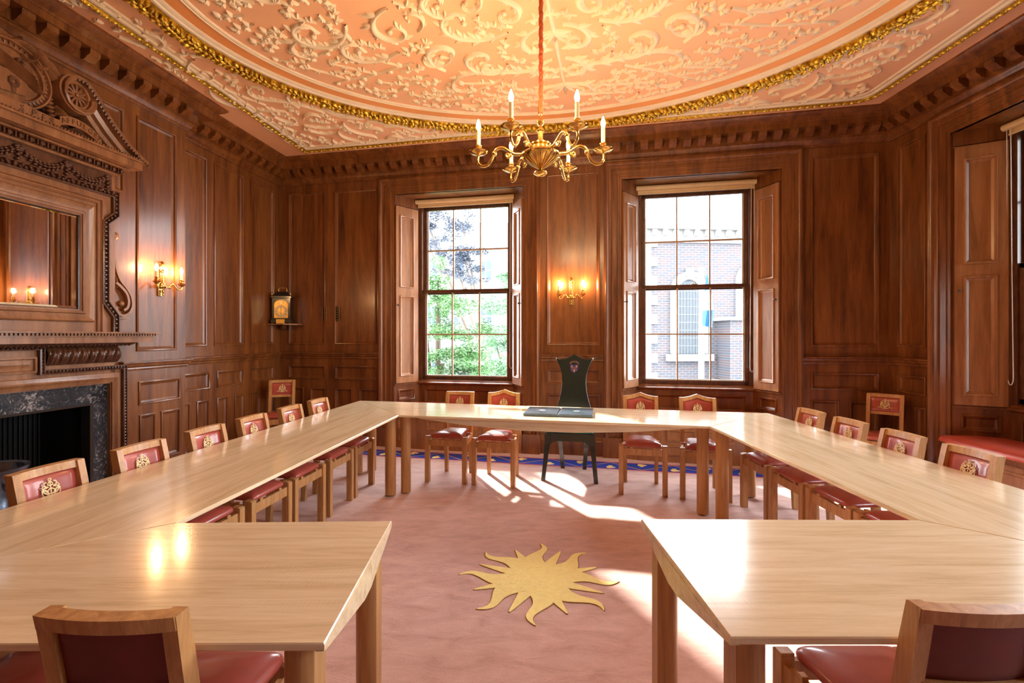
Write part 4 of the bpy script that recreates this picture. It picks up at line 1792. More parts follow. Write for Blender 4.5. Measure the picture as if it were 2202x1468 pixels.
def beam(mb, a, b_, wx, wy, mat=None, top=None):
    """box beam from a to b with section wx (x) by wy (y)"""
    t_ = top or (wx, wy)
    lo = [(a[0] - wx / 2, a[1] - wy / 2, a[2]), (a[0] + wx / 2, a[1] - wy / 2, a[2]), (a[0] + wx / 2, a[1] + wy / 2, a[2]), (a[0] - wx / 2, a[1] + wy / 2, a[2])]
    hi = [(b_[0] - t_[0] / 2, b_[1] - t_[1] / 2, b_[2]), (b_[0] + t_[0] / 2, b_[1] - t_[1] / 2, b_[2]), (b_[0] + t_[0] / 2, b_[1] + t_[1] / 2, b_[2]), (b_[0] - t_[0] / 2, b_[1] + t_[1] / 2, b_[2])]
    mb.hexa(lo, hi, mat)


def post_y(z):
    """lean of the rear post"""
    if z < .40:
        return -.215 + .02 * z / .40
    q = (z - .40) / .45
    return -.195 - .07 * q ** 1.3


XW = [1.0]


def post_x(z):
    return (.148 + .004 * z) * XW[0]


def bow(x, w=.15):
    return -.022 * (1 - (x / w) ** 2)


def crest_mesh(mb):
    """gilt crest on leather; local x across, y = height, h proud"""
    def mp(x, y, h):
        z = .752 + y * .95
        return (x, post_y(z) + .012 + bow(x) + h + .0105 * (1 - (x / .13) ** 2), z)
    for sg in (1, -1):
        def st(pts, w, h=.003):
            mb.stroke([(x * sg, y) for x, y in pts], w, h, mp, seg=3)
        st(clothoid(.004, -.045, .9, [(.03, 10, 20), (.03, -40, -80)], .004), .0035)
        st(clothoid(.010, -.03, .3, [(.03, 20, 30), (.03, 60, 120)], .004), .0032)
        st(clothoid(.012, -.012, .1, [(.028, 20, 40), (.026, 80, 160)], .004), .003)
        st(clothoid(.010, .006, .2, [(.022, 20, 60), (.02, 90, 160)], .004), .003)
        st(clothoid(.020, -.046, .6, [(.03, -10, -30), (.02, -90, -150)], .004), .003)
        st(clothoid(.030, -.044, 1.2, [(.03, -10, 30), (.025, 60, 120)], .004), .003)
        st([(.0, -.028), (.014, -.022), (.014, -.008), (0, .0)], .003)
        st([(.0, -.052), (.02, -.050), (.034, -.040)], .0035)
        st([(.0, .012), (.012, .016), (.008, .026), (0, .030)], .003)
    mb.stroke([(0, -.05), (0, .03)], .003, .003, mp, seg=3)
    for i in range(8):
        a = i * pi / 4
        mb.ball(mp(.006 * cos(a), .040 + .006 * sin(a), .001), (.003, .0015, .003), 5, 4)


def make_chair(peaked):
    XW[0] = 1.0 if peaked else .915
    t_ = thing('meeting_chair', '', 'chair')
    zt = .85
    # front legs
    for sx_ in (-1, 1):
        mb = MB()
        x = .193 * sx_
        beam(mb, (x, .187, 0), (x, .187, .448), .043, .050)
        mb.hexa([(x - .0215, .162, .448), (x + .0215, .162, .448), (x + .0215, .212, .448), (x - .0215, .212, .448)],
                [(x - .0215, .162, .458), (x + .0215, .162, .458), (x + .0215, .200, .456), (x - .0215, .200, .456)])
        mb.build('leg', 'oak', t_, bevel=.0015, smooth=0)
    # rear posts
    for sx_ in (-1, 1):
        mb = MB()
        zs = [0, .2, .38, .45, .55, .65, .75, zt - .001]
        for a, b_ in zip(zs[:-1], zs[1:]):
            wa, wb = (.034, .046 if a > .1 else .040), (.034, .046)
            if b_ > .8:
                wb = (.034, .040)
            beam(mb, (post_x(a) * sx_, post_y(a), a), (post_x(b_) * sx_, post_y(b_), b_), wa[0], wa[1], None, wb)
        mb.build('leg', 'oak', t_, smooth=30)
    # rails
    mb = MB()
    mb.box(-.172, .172, .176, .200, .365, .425)
    mb.box(-.135, .135, -.212, -.190, .365, .425)
    for sx_ in (-1, 1):
        a, b_ = (.195 * sx_, .165), (.150 * sx_, -.185)
        mb.hexa([(a[0] - .011, a[1], .365), (a[0] + .011, a[1], .365), (b_[0] + .011, b_[1], .365), (b_[0] - .011, b_[1], .365)],
                [(a[0] - .011, a[1], .425), (a[0] + .011, a[1], .425), (b_[0] + .011, b_[1], .425), (b_[0] - .011, b_[1], .425)])
        for q in (.2, .8):
            cx, cy = a[0] + (b_[0] - a[0]) * q, a[1] + (b_[1] - a[1]) * q
            mb.box(cx - .010, cx + .010, cy - .012, cy + .012, .424, .440)
        mb.box(.10 * sx_ - .013, .10 * sx_ + .013, .178, .198, .424, .440)
    mb.build('seat_rail', 'oak', t_, bevel=.0012, smooth=0)
    # seat pad
    mb = MB()
    N1 = 40

    def rim(f, z):
        out = []
        for i in range(N1):
            a = 2 * pi * i / N1
            ca, sa = cos(a), sin(a)
            x = abs(ca) ** .18 * (1 if ca > 0 else -1)
            y = abs(sa) ** .18 * (1 if sa > 0 else -1)
            hw = .128 + (.168 - .128) * (y + 1) / 2
            if y < -.3:
                hw = .125
            out.append((x * hw * f, (y * .185 + .006) * (f if y < 0 else f ** .8), z))
        return out
    rings = [rim(.95, .437), rim(1.0, .441), rim(1.01, .452), rim(.985, .463), rim(.93, .472), rim(.82, .481), rim(.62, .489), rim(.35, .494), rim(.05, .496)]
    vs = [p for r in rings for p in r]
    mb.add(vs, [(i * N1 + j, i * N1 + (j + 1) % N1, (i + 1) * N1 + (j + 1) % N1, (i + 1) * N1 + j) for i in range(len(rings) - 1) for j in range(N1)]
           + [tuple(range(N1))[::-1], tuple(range((len(rings) - 1) * N1, len(rings) * N1))])
    mb.build('seat_pad', 'red_leather', t_, smooth=60, label='domed red leather seat pad')
    # top rail

    def topz(x):
        if not peaked:
            return zt
        q = min(1, abs(x) / .165)
        return zt + .034 * (1 - q) ** 1.7 - .004 * sin(pi * q)

    def railshape(z0f, z1f, th0, th1, name, hw):
        mb = MB()
        K = 16
        vs = []
        for i in range(K + 1):
            x = -hw + 2 * hw * i / K
            z0, z1 = z0f(x), z1f(x)
            for z, dy in ((z0, th0), (z1, th0), (z1, th1), (z0, th1)):
                vs.append((x, post_y(z) + bow(x, .168) + dy, z))
        fs = [(i * 4 + j, (i + 1) * 4 + j, (i + 1) * 4 + (j + 1) % 4, i * 4 + (j + 1) % 4) for i in range(K) for j in range(4)]
        fs += [(0, 1, 2, 3), (K * 4, K * 4 + 1, K * 4 + 2, K * 4 + 3)]
        mb.add(vs, fs)
        mb.build(name, 'oak', t_, smooth=30)
    railshape(lambda x: topz(x) - .034, topz, -.020, .020, 'top_rail', .168 * XW[0])
    railshape(lambda x: .640, lambda x: .668, -.014, .014, 'lower_rail', .138 * XW[0])
    # leather back
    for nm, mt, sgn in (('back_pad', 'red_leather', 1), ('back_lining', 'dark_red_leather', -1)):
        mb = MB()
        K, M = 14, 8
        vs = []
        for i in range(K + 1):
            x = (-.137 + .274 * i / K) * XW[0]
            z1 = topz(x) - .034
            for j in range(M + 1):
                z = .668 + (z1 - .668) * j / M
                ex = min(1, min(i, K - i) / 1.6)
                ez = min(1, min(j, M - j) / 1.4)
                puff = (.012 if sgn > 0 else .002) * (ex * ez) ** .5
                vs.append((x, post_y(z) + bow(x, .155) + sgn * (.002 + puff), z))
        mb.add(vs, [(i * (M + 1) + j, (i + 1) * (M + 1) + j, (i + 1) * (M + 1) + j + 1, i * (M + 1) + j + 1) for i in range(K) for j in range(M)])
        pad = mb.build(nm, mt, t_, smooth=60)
        if sgn > 0:
            mb = MB()
            crest_mesh(mb)
            mb.build('gilt_crest', 'gold_thread', pad, smooth=60)
    return t_


flat_chair = make_chair(False)
peak_chair = make_chair(True)
used = set()


def place(proto, back, f, label, group, zs=1.0):
    """back = where the top of the backrest stands, f = facing direction"""
    L = hypot(*f)
    f = (f[0] / L, f[1] / L)
    o_ = (back[0] + .265 * f[0], back[1] + .265 * f[1], 0)
    rz = atan2(-f[0], f[1])
    if proto.name not in used:
        used.add(proto.name)
        proto.location, proto.rotation_euler = o_, (0, 0, rz)
        proto['label'] = label
        if group:
            proto['group'] = group
        r = proto
    else:
        r = dup(proto, o_, rz, label, group)
    r.scale = (1, 1, zs)
    return r


fl = (.9932, -.1164)
names = ['nearest the camera, partly hidden by the table', 'second from camera, before the fire surround',
         'third from camera, before pale panelling', 'fourth from camera, before dark panelling',
         'fifth from camera, below the corner chair', 'farthest from camera, nearest the back table']
for (x, y), nm in zip(((-2.14, 2.225), (-2.065, 2.68), (-2.01, 3.17), (-1.955, 3.63), (-1.90, 4.13), (-1.845, 4.59)), names):
    place(flat_chair, (x, y), fl, 'oak chair on the left side, ' + nm, 'chairs along the left table')
fb = BACK.n
place(flat_chair, (-.557, 5.22), fb, 'flat-topped oak chair behind the back table, under the left window', 'chairs along the back table')
place(peak_chair, (-.084, 5.11), fb, 'oak chair with peaked top rail, left of the tall dark green chair', 'chairs along the back table')
place(peak_chair, (1.285, 4.84), fb, 'oak chair with peaked top rail, directly right of the tall dark green chair', 'chairs along the back table')
place(peak_chair, (1.80, 4.70), fb, 'oak chair with peaked top rail, second right of the tall dark green chair', 'chairs along the back table')
names = ['farthest from camera, nearest the window wall', 'second from the window wall',
         'third from the window wall', 'nearest the camera, before the window seat']
for (x, y), nm in zip(((2.42, 3.91), (2.42, 3.455), (2.425, 3.00), (2.43, 2.555)), names):
    place(flat_chair, (x, y), (-1, .0), 'oak chair on the right side, ' + nm, 'chairs along the right table')
place(flat_chair, (-.875, 1.058), (.02, 1), 'oak chair seen from behind at the near left table', 'near chairs with their backs to the camera')
place(flat_chair, (1.055, 1.084), (0, 1), 'oak chair seen from behind at the near right table', 'near chairs with their backs to the camera')
place(flat_chair, (-1.40, 1.058), (0, 1), 'oak chair at the bottom left corner, only its dark red seat showing', 'near chairs with their backs to the camera')
place(flat_chair, (-2.98, 6.28), (.30, -.95), 'oak chair standing alone in the left corner below the clock', 'spare chairs in the corners', 1.035)
place(flat_chair, (3.86, 5.0), (-.70, -.70), 'oak chair standing alone in the right corner against the panelling', 'spare chairs in the corners')

# ------------------------------------------------------------------ black throne
rz = atan2(-fb[0], fb[1])
th = thing('presiding_chair', 'tall dark green lacquered chair with waisted back and small coat of arms', 'chair', (.625, 5.06, 0), rz)


def by(z):
    return -.215 - .13 * max(0, (z - .45)) / .8


half = [(.195, .44), (.200, .56), (.188, .66), (.158, .76), (.140, .84), (.131, .93), (.136, 1.02), (.158, 1.10), (.202, 1.195), (.196, 1.200),
        (.15, 1.190), (.10, 1.195), (.05, 1.216), (0, 1.248)]
poly = half + [(-x, z) for x, z in reversed(half[:-1])]
rows = []
mb = MB()
zz = [.44, .50, .56, .61, .66, .71, .76, .80, .84, .885, .93, .975, 1.02, 1.06, 1.10, 1.15, 1.19]


def hw(z):
    for (x0, z0), (x1, z1) in zip(half[:9], half[1:9]):
        if z0 <= z <= z1:
            return x0 + (x1 - x0) * (z - z0) / (z1 - z0)
    return half[8][0]


for s_, th_ in ((1, .016), (-1, -.016)):
    pass
front = [(x, by(z) + .016 + 0, z) for x, z in poly]
back_ = [(x, by(z) - .016, z) for x, z in poly]
n = len(poly)
mb.add(front + back_, [tuple(range(n)), tuple(range(n, 2 * n))[::-1]] + [(i, (i + 1) % n, n + (i + 1) % n, n + i) for i in range(n)])
bk = mb.build('backrest', 'green_lacquer', th, bevel=.004, smooth=30)
mb = MB()
for s_ in (1, -1):
    mb.ball((.20 * s_, by(1.197), 1.198), .009)
mb.build('corner_stud', 'steel', bk)
# shield
mb = MB()


def tm(x, y, h):
    z = 1.10 + y
    return (x, by(z) + .0185 + h, z)


shp = [(-.046, .035), (0, .028), (.046, .035), (.050, .0), (.030, -.040), (0, -.062), (-.030, -.040), (-.050, 0)]
mb.add([tm(x, y, .001) for x, y in shp] + [tm(x, y, .003) for x, y in shp], [tuple(range(8)), tuple(range(8, 16))] + [(i, (i + 1) % 8, 8 + (i + 1) % 8, 8 + i) for i in range(8)], 'heraldic_blue')
chev = [(-.040, -.028), (0, .012), (.040, -.028), (.028, -.036), (0, -.008), (-.028, -.036)]
mb.add([tm(x, y, .0045) for x, y in chev], [(0, 1, 4, 5), (1, 2, 3, 4)], 'heraldic_brown')
for x, y in ((-.026, .012), (.026, .012), (0, -.036)):
    mb.ball(tm(x, y + .004, .004), (.011, .002, .010), 8, 5, 'clock_gilt')
    mb.prism([(0, 0)] * 3, 0, 0) if False else None
    mb.add([tm(x - .006, y, .0055), tm(x + .006, y, .0055), tm(x + .007, y - .016, .0055), tm(x - .007, y - .016, .0055)], [(0, 1, 2, 3)], 'clock_gilt')
for i in range(9):
    a = pi * i / 8
    mb.ball(tm(.042 * cos(a), .046 + .018 * sin(a), .003), (.012, .003, .010), 6, 4, 'heraldic_brown')
mb.build('coat_of_arms', None, bk, label='small painted shield with three gold charges')
# seat and apron
mb = MB()
ap = [(-.245, .24), (.245, .24), (.225, -.21), (-.225, -.21)]
mb.hexa([(x, y, .455) for x, y in ap], [(x, y, .475) for x, y in ap])
for s_ in (0,):
    K = 18
    for (p, q) in (((-.235, .232), (.235, .232)), ((.235, .232), (.215, -.20)), ((-.235, .232), (-.215, -.20)), ((.215, -.20), (-.215, -.20))):
        L = hypot(q[0] - p[0], q[1] - p[1])
        e = ((q[0] - p[0]) / L, (q[1] - p[1]) / L)
        nn = (-e[1], e[0])
        if nn[0] * -p[0] + nn[1] * -p[1] < 0:
            nn = (-nn[0], -nn[1])
        vs = []
        for i in range(K + 1):
            f = i / K
            x = f * L
            edge = min(x, L - x)
            low = .395 - .075 * max(0, 1 - edge / .11) ** 1.6
            for dn, z in ((0, .456), (0, low), (.022, low), (.022, .456)):
                vs.append((p[0] + e[0] * x + nn[0] * dn, p[1] + e[1] * x + nn[1] * dn, z))
        mb.add(vs, [(i * 4 + j, (i + 1) * 4 + j, (i + 1) * 4 + (j + 1) % 4, i * 4 + (j + 1) % 4) for i in range(K) for j in range(4)] + [(0, 1, 2, 3), (K * 4, K * 4 + 1, K * 4 + 2, K * 4 + 3)])
mb.build('seat_frame', 'green_lacquer', th, smooth=30)
mb = MB()
for f, z0, z1 in ((1.0, .475, .492), (.92, .492, .505)):
    mb.hexa([(x * f * .96, y * f * .96, z0) for x, y in ap], [(x * f * .94, y * f * .94, z1) for x, y in ap])
mb.build('seat_cushion', 'teal_edge', th, bevel=.006, label='teal seat cushion')
for x0, y0, x1, y1 in ((-.222, .218, -.262, .262), (.222, .218, .262, .262), (-.15, -.19, -.118, -.235), (.15, -.19, .118, -.235)):
    mb = MB()
    zs = [(.46, x0, y0, .062), (.36, x0, y0, .058), (.24, x0 + (x1 - x0) * .4, y0 + (y1 - y0) * .4, .044), (.0, x1, y1, .040)]
    for a, b_ in zip(zs[:-1], zs[1:]):
        beam(mb, (b_[1], b_[2], b_[0]), (a[1], a[2], a[0]), b_[3], b_[3] * .85, None, (a[3], a[3] * .85))
    mb.build('leg', 'green_lacquer', th, smooth=30)

# ------------------------------------------------------------------ folder on the table
bd = unit(A_, B_)
fold = thing('presentation_folder', 'open black leather folder lying on the back table', 'folder', (.435, 4.44, TZ + .0005), atan2(bd[1], bd[0]) + .03)
for s_ in (-1, 1):
    mb = MB()
    x0, x1 = (.008, .305) if s_ > 0 else (-.305, -.008)
    mb.box(x0, x1, -.205, .205, 0, .024)
    cv = mb.build('cover', 'book_leather', fold, bevel=.004, smooth=0)
    mb = MB()
    cx = (x0 + x1) / 2
    mb.add([(cx + .030 * cos(2 * pi * i / 16), .0 + .022 * sin(2 * pi * i / 16), .0245) for i in range(16)], [tuple(range(16))])
    mb.build('emblem', 'silver_tooling', cv, smooth=0)
mb = MB()
mb.box(-.012, .012, -.205, .205, 0, .016)
mb.build('spine', 'book_leather', fold, bevel=.003, smooth=0)

# ------------------------------------------------------------------ chandelier and sconces
CH = (.187, 3.18)


def candle_set(parent, loc, rpan=.062, hc=.10, rc_=.0135, hb=.075, hs=.055, glow='bulb_glow'):
    x, y, z = loc
    mb = MB()
    mb.lathe([(.004, -.012), (.012, -.010), (.02, -.002), (rpan * .75, .002), (rpan, .012), (rpan * 1.03, .016), (rpan * .98, .015), (rpan * .7, .007), (.014, .004), (.010, .004)], (x, y, z), 24)
    mb.build('drip_pan', 'brass', parent, smooth=50)
    mb = MB()
    mb.lathe([(.010, .0), (.013, .006), (.010, .012), (.018, .022), (.0215, .030), (.019, .040), (.016, .046), (.021, .050), (.021, .055), (.012, .055)], (x, y, z), 14)
    mb.build('candle_socket', 'brass', parent, smooth=40)
    mb = MB()
    mb.lathe([(rc_, hs), (rc_, hs + hc), (rc_ * .7, hs + hc + .003)], (x, y, z), 14)
    mb.build('candle_tube', 'candle_ivory', parent, smooth=40)
    mb = MB()
    k = hs + hc
    mb.lathe([(.006, k), (.010, k + .008), (.0145, k + .022), (.0145, k + .034), (.010, k + .052), (.004, k + .068), (.001, k + hb)], (x, y, z), 12)
    mb.build('bulb', glow, parent, smooth=60)


ch = thing('chandelier', 'six-armed polished brass chandelier hanging on a red sleeved chain', 'chandelier', (CH[0], CH[1], 2.655))
mb = MB()
mb.lathe([(.002, -.157), (.012, -.155), (.03, -.15), (.047, -.138), (.040, -.128), (.018, -.122), (.012, -.108), (.03, -.095), (.06, -.075), (.095, -.048),
          (.118, -.026), (.123, -.014), (.118, -.004), (.10, .006), (.075, .012), (.058, .022), (.056, .040), (.066, .050), (.066, .056), (.05, .058), (.02, .06),
          (.019, .075), (.016, .10), (.018, .135), (.024, .142), (.024, .150), (.012, .158), (.010, .175), (.022, .190), (.026, .200), (.022, .210), (.010, .220), (.008, .240), (.004, .25)], (0, 0, 0), 32)
mb.build('body', 'brass', ch, smooth=35)
mb = MB()
for i in range(20):
    a = 2 * pi * i / 20
    mb.tube([(r * cos(a), r * sin(a), z) for r, z in ((.016, -.104), (.04, -.090), (.07, -.070), (.10, -.046), (.116, -.030))], [.002, .004, .006, .007, .003], 6)
mb.build('gadrooning', 'brass', ch, smooth=60)
mb = MB()
ringp = [(.0 + .014 * cos(a * pi / 6), 0, .262 + .018 * sin(a * pi / 6)) for a in range(13)]
mb.tube(ringp, .0035, 8)
mb.tube([(-.012, 0, .25), (-.010, 0, .32), (-.012, 0, .335)], .004, 8)
mb.build('hanging_ring', 'brass', ch)
mb = MB()
pts, rs = [], []
K = 150
for i in range(K + 1):
    z = .265 + (CEIL - 2.655 - .265) * i / K
    pts.append((.003 + .002 * sin(i * .5), .002 * cos(i * .7), z))
    rs.append(.0125 + .003 * abs(sin(i * .55)))
mb.tube(pts, rs, 10)
mb.build('chain_sleeve', 'velvet_cord', ch, smooth=60, label='orange-red velvet chain sleeve')
for i in range(6):
    a = radians(-2 + 60 * i + (0, -1, 0, -2, 4, 0)[i])
    R_ = .41
    prof = [(.105, -.015), (.14, -.008), (.17, -.006), (.205, .012), (.24, .034), (.272, .036), (.298, .018), (.31, -.012), (.325, -.045), (.35, -.075), (.38, -.082), (.405, -.068), (.415, -.045), (.412, -.015)]
    sm_ = ribbon_pts([(r, 0, z) for r, z in prof], 48)
    mb = MB()
    mb.tube([(r * cos(a), r * sin(a), z) for r, _, z in sm_], [.0125 - .004 * (j / 48) for j in range(49)], 10)
    curl = clothoid(.205, .012, 3.6, [(.05, 40, 50), (.09, 60, 110)], .006)
    mb.tube([(r * cos(a), r * sin(a), z) for r, z in curl], .008, 8)
    curl = clothoid(.30, .016, -.4, [(.03, -30, -60), (.03, -90, -140)], .006)
    mb.tube([(r * cos(a), r * sin(a), z) for r, z in curl], .007, 8)
    mb.ball((.305 * cos(a), .305 * sin(a), .0), .017)
    mb.ball((.12 * cos(a), .12 * sin(a), -.012), .017)
    arm = mb.build('arm', 'brass', ch, smooth=60)
    candle_set(arm, (R_ * cos(a), R_ * sin(a), 0))


def make_sconce(fr, s, d0, label, hide=False):
    p = fr(s, d0, 1.83)
    r = thing('wall_sconce', label, 'wall light', p, atan2(fr.e[1], fr.e[0]))
    # local: x along the wall, -y or +y into the room
    sgn = 1 if (-fr.e[1] * fr.n[0] + fr.e[0] * fr.n[1]) > 0 else -1
    mb = MB()
    mb.box(-.028, .028, 0, .012 * sgn, 0, .30) if sgn > 0 else mb.box(-.028, .028, -.012, 0, 0, .30)
    mb.build('back_plate', 'antique_brass', r, bevel=.002, smooth=0)
    mb = MB()
    y = .03 * sgn
    mb.tube([(0, y * .3, .32), (0, y * .6, .325), (0, y, .30), (0, y, .27)], [.016, .012, .016, .006], 10)
    mb.ball((0, y, .235), (.018, .014, .022))
    mb.tube([(0, y, .26), (0, y, .10)], [.010, .014], 10)
    mb.ball((0, y, .10), (.032, .026, .030), 12, 8)
    mb.ball((0, y, .045), (.012, .012, .018))
    mb.ball((0, y, .015), (.009, .009, .014))
    mb.build('scroll_mount', 'brass', r, smooth=60)
    for s_ in (-1, 1):
        pr = [(0, .10), (.03, .085), (.05, .10), (.065, .118), (.085, .115), (.10, .09), (.12, .07), (.14, .075), (.145, .10)]
        pts = ribbon_pts([(x * s_, y + .07 * sgn * (x / .14), z) for x, z in pr], 24)
        mb = MB()
        mb.tube(pts, .008, 8)
        mb.ball((.05 * s_, y + .025 * sgn, .085), .013)
        arm = mb.build('arm', 'brass', r, smooth=60)
        candle_set(arm, (.143 * s_, y + .07 * sgn, .112), .032, .065, .0125, .06, .045, 'sconce_glow')
    return r


make_sconce(BACK, 4.058, -.012, 'brass wall sconce with two lit candles on the panelled pier between the windows')
make_sconce(LEFT, 4.685, BD - .012, 'brass wall sconce with two lit candles on the left wall beside the mirror')

# ------------------------------------------------------------------ clock on bracket
cs = BACK(.09, .12, 1.615)
br_ = thing('clock_shelf', 'small corner bracket shelf of dark wood under the bracket clock', 'shelf', (cs[0], cs[1], 1.60), 0)


def TC_(s, d, z):
    q = BACK(s, d, z)
    return (q[0] - cs[0], q[1] - cs[1], z - 1.60)


mb = MB(TC_)
mb.hexa([(-.0, 0.02, 1.60), (.36, 0.02, 1.60), (.36, .14, 1.60), (.24, .26, 1.60), (-.02, .26, 1.60), (-.06, .1, 1.60)],
        [(-.0, 0.02, 1.614), (.36, 0.02, 1.614), (.36, .14, 1.614), (.24, .26, 1.614), (-.02, .26, 1.614), (-.06, .1, 1.614)])
mb.build('shelf_board', 'shutter_wood', br_, smooth=0)
mb = MB(TC_)
mb.prism([(.02, 1.60), (.16, 1.60), (.02, 1.52)], .10, .12, 'x') if False else mb.box(.08, .11, .02, .10, 1.55, 1.60)
mb.build('bracket', 'panelling', br_, smooth=0)

ck = BACK(.145, .14, 0)
fdir = (-ck[0] * .35 + .2, -1)
cl_ = thing('bracket_clock', 'black cased bracket clock with arched brass dial and carrying handle, in the left corner', 'clock', (ck[0], ck[1], 1.6165), radians(8))
mb = MB()
W_ = .118
mb.box(-.130, .130, -.085, .085, .008, .055)
mb.box(-.122, .122, -.078, .078, .055, .07)
mb.box(-W_, W_, -.070, .070, .07, .345)
mb.box(-.13, .13, -.08, .08, .345, .372)
body = mb.build('case', 'clock_case', cl_, bevel=.003, smooth=0)
mb = MB()
for k in range(8):
    q0, q1 = k / 8, (k + 1) / 8
    w0, w1 = .118 - .055 * sin(q0 * pi / 2) ** 2, .118 - .055 * sin(q1 * pi / 2) ** 2
    z0, z1 = .372 + .065 * q0, .372 + .065 * q1
    mb.hexa([(-w0, -w0 * .6, z0), (w0, -w0 * .6, z0), (w0, w0 * .6, z0), (-w0, w0 * .6, z0)], [(-w1, -w1 * .6, z1), (w1, -w1 * .6, z1), (w1, w1 * .6, z1), (-w1, w1 * .6, z1)])
mb.build('domed_top', 'clock_case', cl_, smooth=30)
mb = MB()
mb.tube([(-.05, 0, .437), (-.055, 0, .465), (-.045, 0, .487), (.045, 0, .487), (.055, 0, .465), (.05, 0, .437)], .005, 8)
mb.build('handle', 'clock_gilt', cl_)
for x in (-.118, .118):
    mb = MB()
    mb.lathe([(.004, 0), (.009, .006), (.005, .012), (.010, .024), (.007, .036), (.002, .045)], (x, -.066, .372), 10)
    mb.build('finial', 'clock_gilt', cl_)
for x in (-.11, .11):
    mb = MB()
    mb.ball((x, -.066, .005), (.012, .012, .008))
    mb.build('foot', 'clock_gilt', cl_)
mb = MB()
K = 24
arch = [(-.088, .075), (.088, .075), (.088, .24)] + [(.088 * cos(pi * i / K), .25 + .072 * sin(pi * i / K)) for i in range(1, K)] + [(-.088, .24)]
mb.prism(arch, -.0735, -.069, 'y')
dial = mb.build('dial_plate', 'clock_gilt', cl_, smooth=0)
mb = MB()


def ringd(cx, cz, r0, r1, y, mat):
    vs = [(cx + r * cos(2 * pi * i / 36), y, cz + r * sin(2 * pi * i / 36)) for r in (r0, r1) for i in range(36)]
    mb.add(vs, [(i, (i + 1) % 36, 36 + (i + 1) % 36, 36 + i) for i in range(36)], mat)


ringd(0, .165, .050, .082, -.0742, 'clock_dial')
ringd(0, .165, 0.001, .050, -.0738, 'antique_brass')
ringd(0, .284, .022, .034, -.0742, 'clock_dial')
ringd(0, .284, .001, .022, -.0738, 'antique_brass')
mb.build('chapter_ring', None, dial, smooth=0)
mb = MB()
for i, tx in enumerate(('XII', 'I', 'II', 'III', 'IIII', 'V', 'VI', 'VII', 'VIII', 'IX', 'X', 'XI')):
    a = pi / 2 - 2 * pi * i / 12
    px, pz = .066 * cos(a), .165 + .066 * sin(a)
    rx, rz_ = sin(a), -cos(a)
    text_mesh(tx, .022, lambda x, y, h: (px + x * rx * .8 + y * cos(a), -.0745 - h, pz + x * rz_ * .8 + y * sin(a)), 0, None, mb)
mb.box(-.0025, .0025, -.077, -.076, .165, .222)
mb.box(-.002, .002, -.079, -.078, .125, .168)
mb.build('numerals_and_hands', 'black_iron', dial, smooth=0)
mb = MB()
mb.box(-.055, .055, -.100, -.088, .0, .058)
mb.build('name_plate', 'clock_gilt', cl_, smooth=0)

# ------------------------------------------------------------------ outside
GZ = -3.6
mb = MB()
mb.quad((-40, 7.6, GZ), (40, 7.6, GZ), (40, 60, GZ), (-40, 60, GZ))
mb.quad((5.2, -20, GZ), (40, -20, GZ), (40, 7.6, GZ), (5.2, 7.6, GZ))
g = mb.build('exterior_ground', 'paving', kind='structure', smooth=0)

# brick building seen through the right back window
FX0 = 4.10
EX = Fr((FX0, 16.0), (.9965, .083), (.083, -.9965))
bb = thing('exterior_brick_building', 'brick building with stone quoins and tall arched window, outside the right back window', 'building', (FX0 + 4, 16.3, GZ))
bo = Vector(bb.location)


def TE(s, d, z):
    p = EX(s, d, z)
    return (p[0] - bo.x, p[1] - bo.y, p[2] - bo.z)


mb = MB(TE)
mb.box(0, 9, -6, 0, GZ, 4.9)
mb.build('brick_wall', 'brick', bb, smooth=0)
mb = MB(TE)
z = GZ
k = 0
while z < 4.6:
    w_ = .72 if k % 2 else .50
    mb.box(-.06, w_, -.3, .05, z, z + .315)
    z += .32
    k += 1
mb.box(-.06, .44, -.3, .04, GZ, 4.8)
mb.build('quoins', 'stone', bb, smooth=0)
mb = MB(TE)
mb.box(-.2, 9.2, -6.1, .08, 4.55, 4.72)
mb.box(-.3, 9.3, -6.1, .32, 4.95, 5.06)
x = -.25
while x < 9.2:
    mb.box(x, x + .16, 0, .28, 4.74, 4.94)
    x += .36
mb.box(-.2, 9.2, -6.1, .12, 4.72, 4.95)
mb.box(-.1, 9.1, -6, 0, 5.06, 5.35)
mb.build('stone_cornice', 'stone', bb, smooth=0)
# arched window
cw, hw_, z0, zs_ = 1.80, .37, .86, 2.95
mb = MB(TE)
K = 20
for r0, r1, d in ((hw_, hw_ + .12, .07), (hw_ + .12, hw_ + .26, .12)):
    po = [(r0, z0)] + [(r0 * cos(pi * i / K), zs_ + r0 * sin(pi * i / K)) for i in range(K + 1)] + [(-r0, z0)]
    pi_ = [(r1, z0)] + [(r1 * cos(pi * i / K), zs_ + r1 * sin(pi * i / K)) for i in range(K + 1)] + [(-r1, z0)]
    n = len(po)
    vs = [(cw + x, 0, z) for x, z in po] + [(cw + x, d, z) for x, z in po] + [(cw + x, d, z) for x, z in pi_] + [(cw + x, 0, z) for x, z in pi_]
    mb.add(vs, [(r * n + i, r * n + i + 1, (r + 1) * n + i + 1, (r + 1) * n + i) for r in range(3) for i in range(n - 1)])
mb.box(cw - .10, cw + .10, 0, .2, zs_ + hw_, zs_ + hw_ + .38)
mb.box(cw - .78, cw + .78, 0, .22, z0 - .24, z0 - .02)
mb.box(cw - .9, cw + .9, 0, .3, z0 - 1.0, z0 - .85)
mb.build('arched_surround', 'stone', bb, smooth=30)
mb = MB(TE)
po = [(hw_, z0)] + [(hw_ * cos(pi * i / K), zs_ + hw_ * sin(pi * i / K)) for i in range(K + 1)] + [(-hw_, z0)]
mb.add([(cw + x, .02, z) for x, z in po], [tuple(range(len(po)))])
lat = mb.build('arched_window', 'dark_lattice', bb, smooth=0)
mb = MB(TE)
